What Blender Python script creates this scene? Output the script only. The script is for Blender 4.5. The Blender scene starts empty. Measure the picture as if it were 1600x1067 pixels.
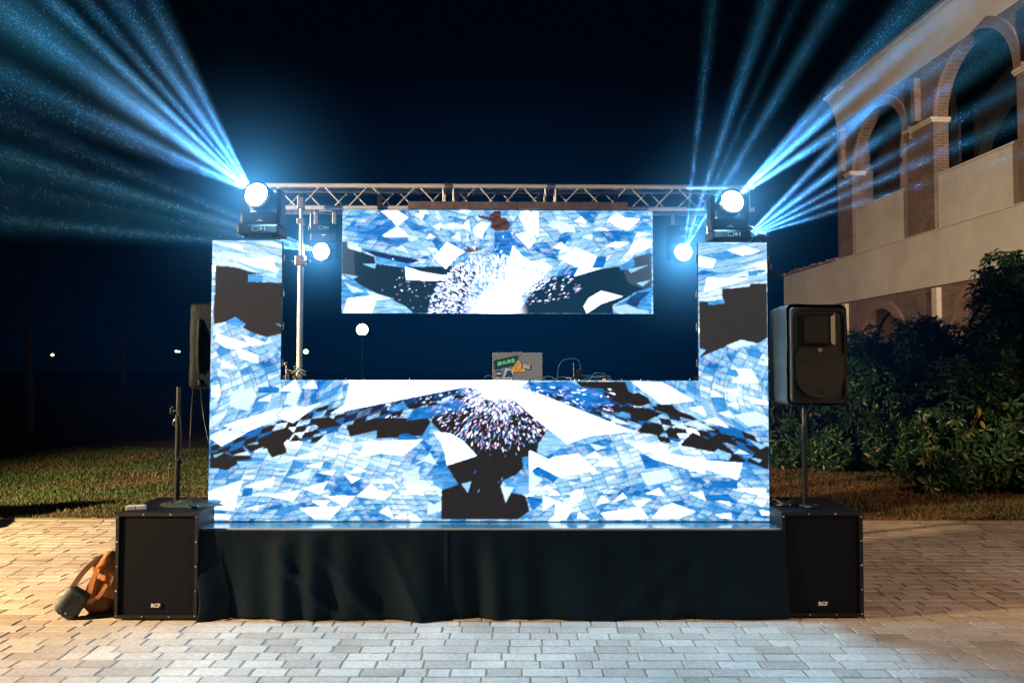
import bpy, bmesh, math, random
import numpy as np
from mathutils import Vector, Matrix, Euler

random.seed(11)
rng = np.random.default_rng(5)
R = math.radians
scene = bpy.context.scene
col = scene.collection

# ------------------------------------------------------------------ camera, world, exposure
F = 1150.0                      # focal length in pixels of the 1600 px wide photograph
TILT = R(2.0)
cam_d = bpy.data.cameras.new('camera')
cam_d.sensor_width = 36.0
cam_d.lens = F / 1600 * 36.0
cam_d.clip_end = 2000
cam_d.clip_start = 0.05
cam = bpy.data.objects.new('camera', cam_d)
col.objects.link(cam)
cam.location = (0, 0, 1.7)
cam.matrix_world = Matrix.Translation((0, 0, 1.7)) @ Matrix.Rotation(R(90) + TILT, 4, 'X') @ Matrix.Rotation(R(0.12), 4, 'Z')
scene.camera = cam

world = bpy.data.worlds.new('World')
scene.world = world
world.use_nodes = True
wn = world.node_tree.nodes
wl = world.node_tree.links
wn.clear()
wo = wn.new('ShaderNodeOutputWorld')
wb = wn.new('ShaderNodeBackground')
wb.inputs['Color'].default_value = (0.06, 0.36, 1.0, 1)      # night sky, deep navy
wb.inputs['Strength'].default_value = 0.0030
wl.new(wb.outputs[0], wo.inputs[0])

scene.render.engine = 'CYCLES'
cy = scene.cycles
cy.use_denoising = True
cy.max_bounces = 4
cy.diffuse_bounces = 2
cy.glossy_bounces = 3
cy.transmission_bounces = 2
cy.volume_bounces = 0
cy.transparent_max_bounces = 6
cy.use_light_tree = True
cy.sample_clamp_indirect = 4.0
cy.caustics_reflective = False
cy.caustics_refractive = False
scene.view_settings.view_transform = 'Standard'
scene.view_settings.look = 'None'
scene.view_settings.exposure = 0.0
scene.view_settings.gamma = 1.0
scene.view_settings.use_curve_mapping = False

LAMP_A = (-9.0, 2.9, 3.9)        # garden lamp left of the picture, lights paving and lawn
LAMP_B = (3.2, -9.0, 4.2)        # garden lamp behind the photographer
FLOOD = (5.0, -3.0, 6.4)         # added floodlight that brightens the facade
POW_A, POW_B, POW_F = 27000, 800, 17500
WARM = (1.0, 0.66, 0.34)
BEAM = (0.10, 0.42, 1.0)

def pt(px, py, Y):
    """a point at distance Y in front of the camera position that shows at photo pixel px, py"""
    v = (533.5 - py) / F
    h = (px - 800.0) / F
    c, s = math.cos(TILT), math.sin(TILT)
    t = Y / (c - s * v)
    return Vector((t * h, Y, 1.7 + t * (s + c * v)))

# ------------------------------------------------------------------ materials
def newmat(name):
    m = bpy.data.materials.new(name)
    m.use_nodes = True
    nt = m.node_tree
    b = nt.nodes['Principled BSDF']
    return m, nt, b

def N(nt, t, **kw):
    n = nt.nodes.new(t)
    for k, v in kw.items():
        if k in n.inputs:
            n.inputs[k].default_value = v
        else:
            setattr(n, k, v)
    return n

def simple(name, c, rough=0.6, metal=0.0, bump=0.0, bscale=60, var=0.15, vscale=4, spec=0.5):
    m, nt, b = newmat(name)
    b.inputs['Roughness'].default_value = rough
    b.inputs['Metallic'].default_value = metal
    b.inputs['Specular IOR Level'].default_value = spec
    tc = N(nt, 'ShaderNodeTexCoord')
    no = N(nt, 'ShaderNodeTexNoise', Scale=vscale, Detail=6.0, Roughness=0.6)
    nt.links.new(tc.outputs['Object'], no.inputs['Vector'])
    cr = N(nt, 'ShaderNodeValToRGB')
    cr.color_ramp.elements[0].position = 0.3
    cr.color_ramp.elements[1].position = 0.7
    cr.color_ramp.elements[0].color = tuple(x * (1 - var) for x in c) + (1,)
    cr.color_ramp.elements[1].color = tuple(min(1, x * (1 + var)) for x in c) + (1,)
    nt.links.new(no.outputs['Fac'], cr.inputs['Fac'])
    nt.links.new(cr.outputs['Color'], b.inputs['Base Color'])
    if bump:
        n2 = N(nt, 'ShaderNodeTexNoise', Scale=float(bscale), Detail=5.0)
        nt.links.new(tc.outputs['Object'], n2.inputs['Vector'])
        bp = N(nt, 'ShaderNodeBump', Strength=float(bump), Distance=0.01)
        nt.links.new(n2.outputs['Fac'], bp.inputs['Height'])
        nt.links.new(bp.outputs['Normal'], b.inputs['Normal'])
    return m

def emit(name, c, s):
    m, nt, b = newmat(name)
    b.inputs['Base Color'].default_value = (0.02, 0.02, 0.02, 1)
    b.inputs['Emission Color'].default_value = tuple(c) + (1,)
    b.inputs['Emission Strength'].default_value = s
    return m

M = {}
M['black_plastic'] = simple('black_plastic', (0.004, 0.0065, 0.009), 0.45, bump=0.15, bscale=300)
M['black_paint'] = simple('black_textured_paint', (0.001, 0.004, 0.010), 0.55, spec=0.3, bump=0.35, bscale=400)
M['grille'] = simple('black_perforated_grille', (0.0006, 0.0016, 0.006), 0.7, spec=0.12, bump=0.4, bscale=500)
M['alu'] = simple('aluminium', (0.74, 0.79, 0.84), 0.36, 0.4, bump=0.05, bscale=80, var=0.1)
M['steel'] = simple('steel_dull', (0.42, 0.42, 0.43), 0.35, 0.9, var=0.2)
M['brown_bar'] = simple('brown_aluminium_bar', (0.16, 0.12, 0.11), 0.5, 0.3, var=0.35, vscale=9)
M['rubber'] = simple('rubber_cable', (0.012, 0.012, 0.014), 0.35)
M['deck'] = simple('stage_deck_laminate', (0.03, 0.13, 0.20), 0.14, spec=1.0, bump=0.08, bscale=120, var=0.3, vscale=12)  # blue screen spill tinted into the laminate colour
M['white_plastic'] = simple('white_plastic', (0.7, 0.7, 0.68), 0.4)
M['print'] = simple('white_print', (0.75, 0.75, 0.75), 0.5)
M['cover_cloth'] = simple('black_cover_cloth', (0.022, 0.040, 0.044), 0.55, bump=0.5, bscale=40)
M['cover_dark'] = simple('shaded_cover_cloth', (0.0008, 0.009, 0.012), 0.6, spec=0.15, bump=0.5, bscale=40)  # darkened copy of the cover cloth, shade put into its colour
M['post'] = simple('lamp_post_paint', (0.03, 0.04, 0.035), 0.5)
M['stucco'] = simple('beige_stucco', (0.54, 0.50, 0.43), 0.9, bump=0.4, bscale=45, var=0.12, vscale=1.3)
nt = M['stucco'].node_tree
g_ = nt.nodes.new('ShaderNodeNewGeometry'); mp_ = nt.nodes.new('ShaderNodeMapping'); mp_.inputs['Scale'].default_value = (0.55, 0.55, 0.22)
n_ = N(nt, 'ShaderNodeTexNoise', Scale=1.0, Detail=7.0, Roughness=0.7)
nt.links.new(g_.outputs['Position'], mp_.inputs['Vector']); nt.links.new(mp_.outputs[0], n_.inputs['Vector'])
r_ = N(nt, 'ShaderNodeMapRange'); r_.inputs['From Min'].default_value = 0.3; r_.inputs['From Max'].default_value = 0.62; r_.inputs['To Min'].default_value = 0.82; r_.inputs['To Max'].default_value = 1.06
nt.links.new(n_.outputs['Fac'], r_.inputs['Value'])
v_ = N(nt, 'ShaderNodeVectorMath', operation='SCALE')
bs_ = nt.nodes['Principled BSDF']; src_ = bs_.inputs['Base Color'].links[0].from_socket
nt.links.new(src_, v_.inputs[0]); nt.links.new(r_.outputs[0], v_.inputs['Scale']); nt.links.new(v_.outputs[0], bs_.inputs['Base Color'])
M['frieze'] = simple('pale_stucco', (0.58, 0.51, 0.42), 0.9, bump=0.3, bscale=45, var=0.1, vscale=1.3)
M['stone'] = simple('pale_stone', (0.55, 0.48, 0.38), 0.8, bump=0.3, bscale=60, var=0.15)
M['dark_inside'] = simple('shade_plaster', (0.012, 0.014, 0.02), 0.9)  # gallery plaster coloured dark, standing for the unlit interior
M['leather'] = simple('tan_canvas', (0.42, 0.15, 0.035), 0.7, bump=0.5, bscale=70, var=0.3, vscale=14)
M['leather_dark'] = simple('brown_canvas_strap', (0.13, 0.045, 0.015), 0.7, bump=0.4, bscale=90)
M['laptop'] = simple('grey_aluminium_lid', (0.30, 0.27, 0.24), 0.38, 0.35, var=0.06)
M['bark'] = simple('bark', (0.06, 0.045, 0.03), 0.9, bump=0.8, bscale=30)
M['soil'] = simple('unlit_soil', (0.022, 0.019, 0.013), 0.95, bump=0.8, bscale=12, var=0.4)  # darkened so the ground past the lawn reads as unlit
M['lensglow'] = emit('lit_lens', (0.62, 0.84, 1.0), 60.0)
M['globe'] = emit('lit_globe_glass', (1.0, 0.72, 0.40), 8.0)
M['farlamp'] = emit('far_lamp_glass', (0.85, 0.95, 0.55), 5.0)
M['led_dot'] = emit('indicator_light', (1.0, 0.85, 0.5), 3.0)
M['panel_print'] = emit('control_panel_backlight', (0.5, 0.85, 1.0), 0.9)
for k_ in ('globe', 'farlamp'): M[k_].cycles.emission_sampling = 'NONE'
M['lens_ring'] = simple('chrome_ring', (0.6, 0.6, 0.62), 0.15, 1.0)

# cloth for the stage skirt
def mat_skirt():
    m, nt, b = newmat('black_stage_cloth')
    b.inputs['Roughness'].default_value = 0.6
    b.inputs['Specular IOR Level'].default_value = 0.12
    b.inputs['Base Color'].default_value = (0.0006, 0.0080, 0.0165, 1)  # blue light spill tinted into the black cloth
    b.inputs['Sheen Weight'].default_value = 0.02
    b.inputs['Sheen Roughness'].default_value = 0.4
    tc = N(nt, 'ShaderNodeTexCoord')
    n2 = N(nt, 'ShaderNodeTexNoise', Scale=7.0, Detail=8.0, Roughness=0.65, Distortion=0.6)
    nt.links.new(tc.outputs['Object'], n2.inputs['Vector'])
    bp = N(nt, 'ShaderNodeBump', Strength=0.35, Distance=0.02)
    nt.links.new(n2.outputs['Fac'], bp.inputs['Height'])
    nt.links.new(bp.outputs['Normal'], b.inputs['Normal'])
    return m
M['skirt'] = mat_skirt()

def mat_paver():
    m, nt, b = newmat('paver_stone')
    b.inputs['Roughness'].default_value = 0.8
    oi = N(nt, 'ShaderNodeObjectInfo')
    ge = N(nt, 'ShaderNodeNewGeometry')
    ad = N(nt, 'ShaderNodeMath', operation='ADD')
    fr = N(nt, 'ShaderNodeMath', operation='FRACT')
    nt.links.new(oi.outputs['Random'], ad.inputs[0])
    nt.links.new(ge.outputs['Random Per Island'], ad.inputs[1])
    nt.links.new(ad.outputs[0], fr.inputs[0])
    cr = N(nt, 'ShaderNodeValToRGB')
    e = cr.color_ramp.elements
    e[0].color = (0.33, 0.30, 0.26, 1); e[0].position = 0
    e[1].color = (0.52, 0.49, 0.45, 1); e[1].position = 1
    x = e.new(0.12); x.color = (0.41, 0.375, 0.335, 1)
    x = e.new(0.6); x.color = (0.46, 0.425, 0.385, 1)
    nt.links.new(fr.outputs[0], cr.inputs['Fac'])
    tc = N(nt, 'ShaderNodeNewGeometry')
    no = N(nt, 'ShaderNodeTexNoise', Scale=38.0, Detail=8.0, Roughness=0.7)
    nb = N(nt, 'ShaderNodeTexNoise', Scale=0.9, Detail=6.0, Roughness=0.65)
    nt.links.new(tc.outputs['Position'], no.inputs['Vector'])
    nt.links.new(tc.outputs['Position'], nb.inputs['Vector'])
    mr = N(nt, 'ShaderNodeMapRange'); mr.inputs['To Min'].default_value = 0.72; mr.inputs['To Max'].default_value = 1.22
    mr.inputs['From Min'].default_value = 0.3; mr.inputs['From Max'].default_value = 0.7
    nt.links.new(no.outputs['Fac'], mr.inputs['Value'])
    m2 = N(nt, 'ShaderNodeMapRange'); m2.inputs['To Min'].default_value = 0.70; m2.inputs['To Max'].default_value = 1.15
    m2.inputs['From Min'].default_value = 0.32; m2.inputs['From Max'].default_value = 0.62
    nt.links.new(nb.outputs['Fac'], m2.inputs['Value'])
    mu = N(nt, 'ShaderNodeMath', operation='MULTIPLY')
    nt.links.new(mr.outputs[0], mu.inputs[0]); nt.links.new(m2.outputs[0], mu.inputs[1])
    vm = N(nt, 'ShaderNodeVectorMath', operation='SCALE')
    nt.links.new(cr.outputs['Color'], vm.inputs[0]); nt.links.new(mu.outputs[0], vm.inputs['Scale'])
    nt.links.new(vm.outputs[0], b.inputs['Base Color'])
    bp = N(nt, 'ShaderNodeBump', Strength=0.35, Distance=0.006)
    nt.links.new(no.outputs['Fac'], bp.inputs['Height'])
    nt.links.new(bp.outputs['Normal'], b.inputs['Normal'])
    return m
M['paver'] = mat_paver()
M['joint'] = simple('sandy_joint_soil', (0.27, 0.20, 0.135), 0.95, bump=0.8, bscale=90, var=0.4, vscale=20)

def mat_brick(name, ca, cb, mortar, sc=1.0):
    m, nt, b = newmat(name)
    b.inputs['Roughness'].default_value = 0.85
    g = N(nt, 'ShaderNodeNewGeometry')
    sp = N(nt, 'ShaderNodeSeparateXYZ')
    nt.links.new(g.outputs['Position'], sp.inputs[0])
    ad = N(nt, 'ShaderNodeMath', operation='ADD')
    nt.links.new(sp.outputs['X'], ad.inputs[0]); nt.links.new(sp.outputs['Y'], ad.inputs[1])
    cb_ = N(nt, 'ShaderNodeCombineXYZ')
    nt.links.new(ad.outputs[0], cb_.inputs['X']); nt.links.new(sp.outputs['Z'], cb_.inputs['Y'])
    br = N(nt, 'ShaderNodeTexBrick')
    br.inputs['Color1'].default_value = ca + (1,)
    br.inputs['Color2'].default_value = cb + (1,)
    br.inputs['Mortar'].default_value = mortar + (1,)
    br.inputs['Scale'].default_value = 1.0 * sc
    br.inputs['Mortar Size'].default_value = 0.012
    br.inputs['Brick Width'].default_value = 0.27
    br.inputs['Row Height'].default_value = 0.075
    nt.links.new(cb_.outputs[0], br.inputs['Vector'])
    no = N(nt, 'ShaderNodeTexNoise', Scale=1.6, Detail=7.0, Roughness=0.7)
    nt.links.new(g.outputs['Position'], no.inputs['Vector'])
    mr = N(nt, 'ShaderNodeMapRange'); mr.inputs['To Min'].default_value = 0.6; mr.inputs['To Max'].default_value = 1.3
    mr.inputs['From Min'].default_value = 0.3; mr.inputs['From Max'].default_value = 0.7
    nt.links.new(no.outputs['Fac'], mr.inputs['Value'])
    vm = N(nt, 'ShaderNodeVectorMath', operation='SCALE')
    nt.links.new(br.outputs['Color'], vm.inputs[0]); nt.links.new(mr.outputs[0], vm.inputs['Scale'])
    nt.links.new(vm.outputs[0], b.inputs['Base Color'])
    bp = N(nt, 'ShaderNodeBump', Strength=0.7, Distance=0.02)
    bp.invert = True
    nt.links.new(br.outputs['Fac'], bp.inputs['Height'])
    nt.links.new(bp.outputs['Normal'], b.inputs['Normal'])
    return m
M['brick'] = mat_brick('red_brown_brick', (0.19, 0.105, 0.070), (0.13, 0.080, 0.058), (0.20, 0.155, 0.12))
M['dark_brick'] = mat_brick('shade_brick', (0.016, 0.012, 0.011), (0.012, 0.010, 0.010), (0.016, 0.014, 0.012))  # inner arcade brick darkened to look shaded
M['brick_single'] = simple('arch_brick', (0.205, 0.125, 0.088), 0.85, bump=0.5, bscale=30, var=0.35, vscale=6)

def mat_grass(name, cols):
    m, nt, b = newmat(name)
    b.inputs['Roughness'].default_value = 0.7
    ge = N(nt, 'ShaderNodeNewGeometry')
    cr = N(nt, 'ShaderNodeValToRGB')
    nb = N(nt, 'ShaderNodeTexNoise', Scale=0.75, Detail=5.0, Roughness=0.6)
    nt.links.new(ge.outputs['Position'], nb.inputs['Vector'])
    mx = N(nt, 'ShaderNodeMath', operation='MULTIPLY_ADD')
    nt.links.new(ge.outputs['Random Per Island'], mx.inputs[0]); mx.inputs[1].default_value = 0.35
    mr = N(nt, 'ShaderNodeMapRange'); mr.inputs['From Min'].default_value = 0.35; mr.inputs['From Max'].default_value = 0.65
    mr.inputs['To Max'].default_value = 0.65
    nt.links.new(nb.outputs['Fac'], mr.inputs['Value'])
    nt.links.new(mr.outputs[0], mx.inputs[2])
    nt.links.new(mx.outputs[0], cr.inputs['Fac'])
    e = cr.color_ramp.elements
    e[0].color = cols[0] + (1,); e[1].color = cols[-1] + (1,)
    for i, c in enumerate(cols[1:-1]):
        x = e.new((i + 1) / (len(cols) - 1)); x.color = c + (1,)
    nt.links.new(cr.outputs['Color'], b.inputs['Base Color'])
    return m
M['lawn'] = mat_grass('lawn_blades', [(0.022, 0.075, 0.018), (0.05, 0.10, 0.024), (0.09, 0.10, 0.035), (0.16, 0.11, 0.065)])
M['dry'] = mat_grass('dry_blades', [(0.05, 0.08, 0.02), (0.10, 0.08, 0.03), (0.17, 0.09, 0.045), (0.10, 0.05, 0.03)])
M['lawn_soil'] = mat_grass('lawn_soil', [(0.02, 0.05, 0.015), (0.05, 0.06, 0.02), (0.09, 0.065, 0.035), (0.12, 0.08, 0.05)])

def mat_leaf():
    m, nt, b = newmat('glossy_leaf')
    b.inputs['Roughness'].default_value = 0.38
    ge = N(nt, 'ShaderNodeNewGeometry')
    oi = N(nt, 'ShaderNodeObjectInfo')
    ad = N(nt, 'ShaderNodeMath', operation='ADD'); fr = N(nt, 'ShaderNodeMath', operation='FRACT')
    nt.links.new(oi.outputs['Random'], ad.inputs[0]); nt.links.new(ge.outputs['Random Per Island'], ad.inputs[1])
    nt.links.new(ad.outputs[0], fr.inputs[0])
    cr = N(nt, 'ShaderNodeValToRGB')
    e = cr.color_ramp.elements
    e[0].color = (0.010, 0.034, 0.018, 1); e[1].color = (0.26, 0.22, 0.05, 1)
    x = e.new(0.8); x.color = (0.022, 0.085, 0.032, 1)
    x = e.new(0.93); x.color = (0.06, 0.10, 0.025, 1)
    nt.links.new(fr.outputs[0], cr.inputs['Fac'])
    nt.links.new(cr.outputs['Color'], b.inputs['Base Color'])
    return m
M['leaf'] = mat_leaf()
M['night_leaf'] = simple('unlit_leaf', (0.006, 0.010, 0.006), 0.8)  # leaf colour darkened so far crowns look unlit
M['mist'] = simple('blue_tinted_droplet', (0.35, 0.70, 0.95), 0.4)  # beam blue put into the droplet colour against the warm lamplight

def mat_screen():
    m, nt, b = newmat('led_display')
    b.inputs['Base Color'].default_value = (0.006, 0.006, 0.006, 1)
    b.inputs['Roughness'].default_value = 0.75
    b.inputs['Specular IOR Level'].default_value = 0.08
    at = N(nt, 'ShaderNodeAttribute'); at.attribute_name = 'picture'
    nt.links.new(at.outputs['Color'], b.inputs['Emission Color'])
    b.inputs['Emission Strength'].default_value = 1.2
    m.cycles.emission_sampling = 'NONE'
    return m
M['screen'] = mat_screen()

# ------------------------------------------------------------------ mesh helpers
class MB:
    def __init__(s):
        s.v = []; s.f = []; s.sm = []
    def add(s, vs, fs, smooth=False, mat=None):
        o = len(s.v)
        if mat is not None:
            vs = [tuple(mat @ Vector(q)) for q in vs]
        s.v += [tuple(q) for q in vs]
        s.f += [tuple(i + o for i in q) for q in fs]
        s.sm += [smooth] * len(fs)
        return s
    def box(s, x0, x1, y0, y1, z0, z1, mat=None):
        v = [(x0, y0, z0), (x1, y0, z0), (x1, y1, z0), (x0, y1, z0), (x0, y0, z1), (x1, y0, z1), (x1, y1, z1), (x0, y1, z1)]
        f = [(0, 3, 2, 1), (4, 5, 6, 7), (0, 1, 5, 4), (1, 2, 6, 5), (2, 3, 7, 6), (3, 0, 4, 7)]
        return s.add(v, f, False, mat)
    def cbox(s, x0, x1, y0, y1, z0, z1, c=0.01, mat=None):
        """box with chamfered edges"""
        bm = bmesh.new()
        bmesh.ops.create_cube(bm, size=1)
        for v in bm.verts:
            v.co = Vector(((x0 + x1) / 2 + v.co.x * (x1 - x0), (y0 + y1) / 2 + v.co.y * (y1 - y0), (z0 + z1) / 2 + v.co.z * (z1 - z0)))
        bmesh.ops.bevel(bm, geom=bm.edges[:], offset=c, segments=2, profile=0.6, affect='EDGES')
        bm.verts.index_update()
        s.add([v.co[:] for v in bm.verts], [[v.index for v in f.verts] for f in bm.faces], False, mat)
        bm.free()
        return s
    def tube(s, a, b, r, r2=None, n=12, caps=True, mat=None):
        a = Vector(a); b = Vector(b); r2 = r if r2 is None else r2
        d = (b - a).normalized()
        u = d.orthogonal().normalized(); w = d.cross(u)
        vs = []
        for k in range(n):
            t = 2 * math.pi * k / n
            vs.append(a + (u * math.cos(t) + w * math.sin(t)) * r)
        for k in range(n):
            t = 2 * math.pi * k / n
            vs.append(b + (u * math.cos(t) + w * math.sin(t)) * r2)
        fs = [(k, (k + 1) % n, n + (k + 1) % n, n + k) for k in range(n)]
        s.add(vs, fs, True, mat)
        if caps:
            s.add(vs[:n], [tuple(range(n))[::-1]], False, mat)
            s.add(vs[n:], [tuple(range(n))], False, mat)
        return s
    def path(s, pts, r, n=6):
        pts = [Vector(p) for p in pts]
        rings = []
        vs = []
        for i, p in enumerate(pts):
            d = (pts[min(i + 1, len(pts) - 1)] - pts[max(i - 1, 0)]).normalized()
            u = d.cross(Vector((0.13, 0.21, 1))).normalized(); w = d.cross(u)
            rr = r[i] if isinstance(r, (list, tuple)) else r
            for k in range(n):
                t = 2 * math.pi * k / n
                vs.append(p + (u * math.cos(t) + w * math.sin(t)) * rr)
        fs = []
        for i in range(len(pts) - 1):
            for k in range(n):
                fs.append((i * n + k, i * n + (k + 1) % n, (i + 1) * n + (k + 1) % n, (i + 1) * n + k))
        s.add(vs, fs, True)
        s.add(vs[:n], [tuple(range(n))[::-1]]); s.add(vs[-n:], [tuple(range(n))])
        return s
    def lathe(s, prof, n=24, mat=None, smooth=True):
        vs = []; fs = []
        for (r, z) in prof:
            for k in range(n):
                t = 2 * math.pi * k / n
                vs.append((r * math.cos(t), r * math.sin(t), z))
        for i in range(len(prof) - 1):
            for k in range(n):
                fs.append((i * n + k, i * n + (k + 1) % n, (i + 1) * n + (k + 1) % n, (i + 1) * n + k))
        s.add(vs, fs, smooth, mat)
        return s
    def sphere(s, c, r, n=20, m=12, sq=(1, 1, 1), mat=None):
        prof = []
        vs = []; fs = []
        for i in range(m + 1):
            a = math.pi * i / m
            for k in range(n):
                t = 2 * math.pi * k / n
                vs.append((c[0] + r * sq[0] * math.sin(a) * math.cos(t), c[1] + r * sq[1] * math.sin(a) * math.sin(t), c[2] + r * sq[2] * math.cos(a)))
        for i in range(m):
            for k in range(n):
                fs.append((i * n + k, (i + 1) * n + k, (i + 1) * n + (k + 1) % n, i * n + (k + 1) % n))
        s.add(vs, fs, True, mat)
        return s
    def prism(s, poly, y0, y1, mat=None):
        """polygon in xz extruded along y"""
        n = len(poly)
        vs = [(x, y0, z) for x, z in poly] + [(x, y1, z) for x, z in poly]
        fs = [tuple(range(n)), tuple(range(n, 2 * n))[::-1]] + [(k, k + n, (k + 1) % n + n, (k + 1) % n) for k in range(n)]
        return s.add(vs, fs, False, mat)
    def mesh(s, name, m=None):
        me = bpy.data.meshes.new(name)
        me.from_pydata(s.v, [], s.f)
        me.polygons.foreach_set('use_smooth', s.sm)
        if m: me.materials.append(m)
        me.update()
        return me
    def build(s, name, m, parent=None):
        return obj(name, s.mesh(name, m), parent)

def obj(name, me, parent=None, loc=None, rot=None):
    o = bpy.data.objects.new(name, me)
    col.objects.link(o)
    if parent is not None: o.parent = parent
    if loc is not None: o.location = loc
    if rot is not None: o.rotation_euler = rot
    return o

def tag(o, label=None, cat=None, group=None, kind=None):
    if label: o['label'] = label
    if cat: o['category'] = cat
    if group: o['group'] = group
    if kind: o['kind'] = kind
    return o

def thing(name, label, cat, loc=(0, 0, 0), rz=0.0, group=None):
    o = bpy.data.objects.new(name, None)
    o.empty_display_size = 0.1
    col.objects.link(o)
    o.location = loc; o.rotation_euler = (0, 0, rz)
    return tag(o, label, cat, group)

def copy_tree(o, parent=None):
    c = o.copy(); col.objects.link(c); c.parent = parent
    for ch in list(o.children): copy_tree(ch, c)
    return c

def text_mesh(txt, size, ext=0.001, name='lettering', bold=0.0, shear=0.0):
    cu = bpy.data.curves.new('txt', 'FONT')
    cu.body = txt; cu.size = size; cu.extrude = ext; cu.align_x = 'CENTER'; cu.align_y = 'CENTER'
    cu.offset = bold; cu.shear = shear; cu.resolution_u = 2
    t = bpy.data.objects.new('txt', cu)
    col.objects.link(t)
    dg = bpy.context.evaluated_depsgraph_get()
    me = bpy.data.meshes.new_from_object(t.evaluated_get(dg))
    me.name = name
    bpy.data.objects.remove(t); bpy.data.curves.remove(cu)
    return me

def np_mesh(name, verts, faces_n, idx, mat):
    """verts (n,3), idx flat vertex indices, all faces with faces_n corners"""
    me = bpy.data.meshes.new(name)
    nf = len(idx) // faces_n
    me.vertices.add(len(verts)); me.loops.add(len(idx)); me.polygons.add(nf)
    me.vertices.foreach_set('co', np.asarray(verts, dtype=np.float32).ravel())
    me.loops.foreach_set('vertex_index', np.asarray(idx, dtype=np.int32))
    me.polygons.foreach_set('loop_start', np.arange(0, len(idx), faces_n, dtype=np.int32))
    me.materials.append(mat)
    me.update(calc_edges=True)
    me.validate()
    return me

# rig frame: x from the stage centre, y from the stage front, slightly turned
YAW = R(0.55)
PIV = Vector((-0.154, 5.07, 0))
RM = Matrix.Translation(PIV) @ Matrix.Rotation(YAW, 4, 'Z')
def rig(name, label, cat, x, y, z=0, rz=0, group=None):
    p = RM @ Vector((x, y, z))
    return thing(name, label, cat, p, YAW + rz, group)
def rx(px, Y):     # rig x of a photo column at world distance Y
    return (px - 800) / F * Y - PIV.x

# ------------------------------------------------------------------ self-emitting fog volumes standing in for lit beams and halos
def glow_fog_material(name):
    m = bpy.data.materials.new(name); m.use_nodes = True
    nt = m.node_tree; nt.nodes.clear()
    out = nt.nodes.new('ShaderNodeOutputMaterial')
    em = nt.nodes.new('ShaderNodeEmission')
    nt.links.new(em.outputs[0], out.inputs['Volume'])
    m.cycles.volume_step_rate = 0.35
    return m, nt, em
def mth(nt, op, a, b=None, clamp=False):
    n = nt.nodes.new('ShaderNodeMath'); n.operation = op; n.use_clamp = clamp
    for i, x in enumerate((a, b)):
        if x is None: continue
        if isinstance(x, (int, float)): n.inputs[i].default_value = x
        else: nt.links.new(x, n.inputs[i])
    return n.outputs[0]
def glow_ball(label, c, rad, k, colr, sq=(1, 1, 1), power=-2.0, soft=0.02):
    ob = MB().sphere((0, 0, 0), 1.0, 32, 20).build('glow_fog', None)
    ob.location = c; ob.scale = (rad * sq[0], rad * sq[1], rad * sq[2])
    m, nt, em = glow_fog_material('glow_fog')
    tc = N(nt, 'ShaderNodeTexCoord')
    ln = N(nt, 'ShaderNodeVectorMath', operation='LENGTH'); nt.links.new(tc.outputs['Object'], ln.inputs[0])
    r = ln.outputs['Value']
    edge = mth(nt, 'POWER', mth(nt, 'SUBTRACT', 1.0, r, True), 2.0)
    if power:
        core = mth(nt, 'DIVIDE', k, mth(nt, 'ADD', mth(nt, 'MULTIPLY', r, r), soft))
        st = mth(nt, 'MULTIPLY', core, edge)
    else:
        st = mth(nt, 'MULTIPLY', edge, k)
    nt.links.new(st, em.inputs['Strength'])
    em.inputs['Color'].default_value = tuple(colr) + (1,)
    ob.data.materials.append(m)
    tag(ob, label, None, None, 'stuff')
    return ob
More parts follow.
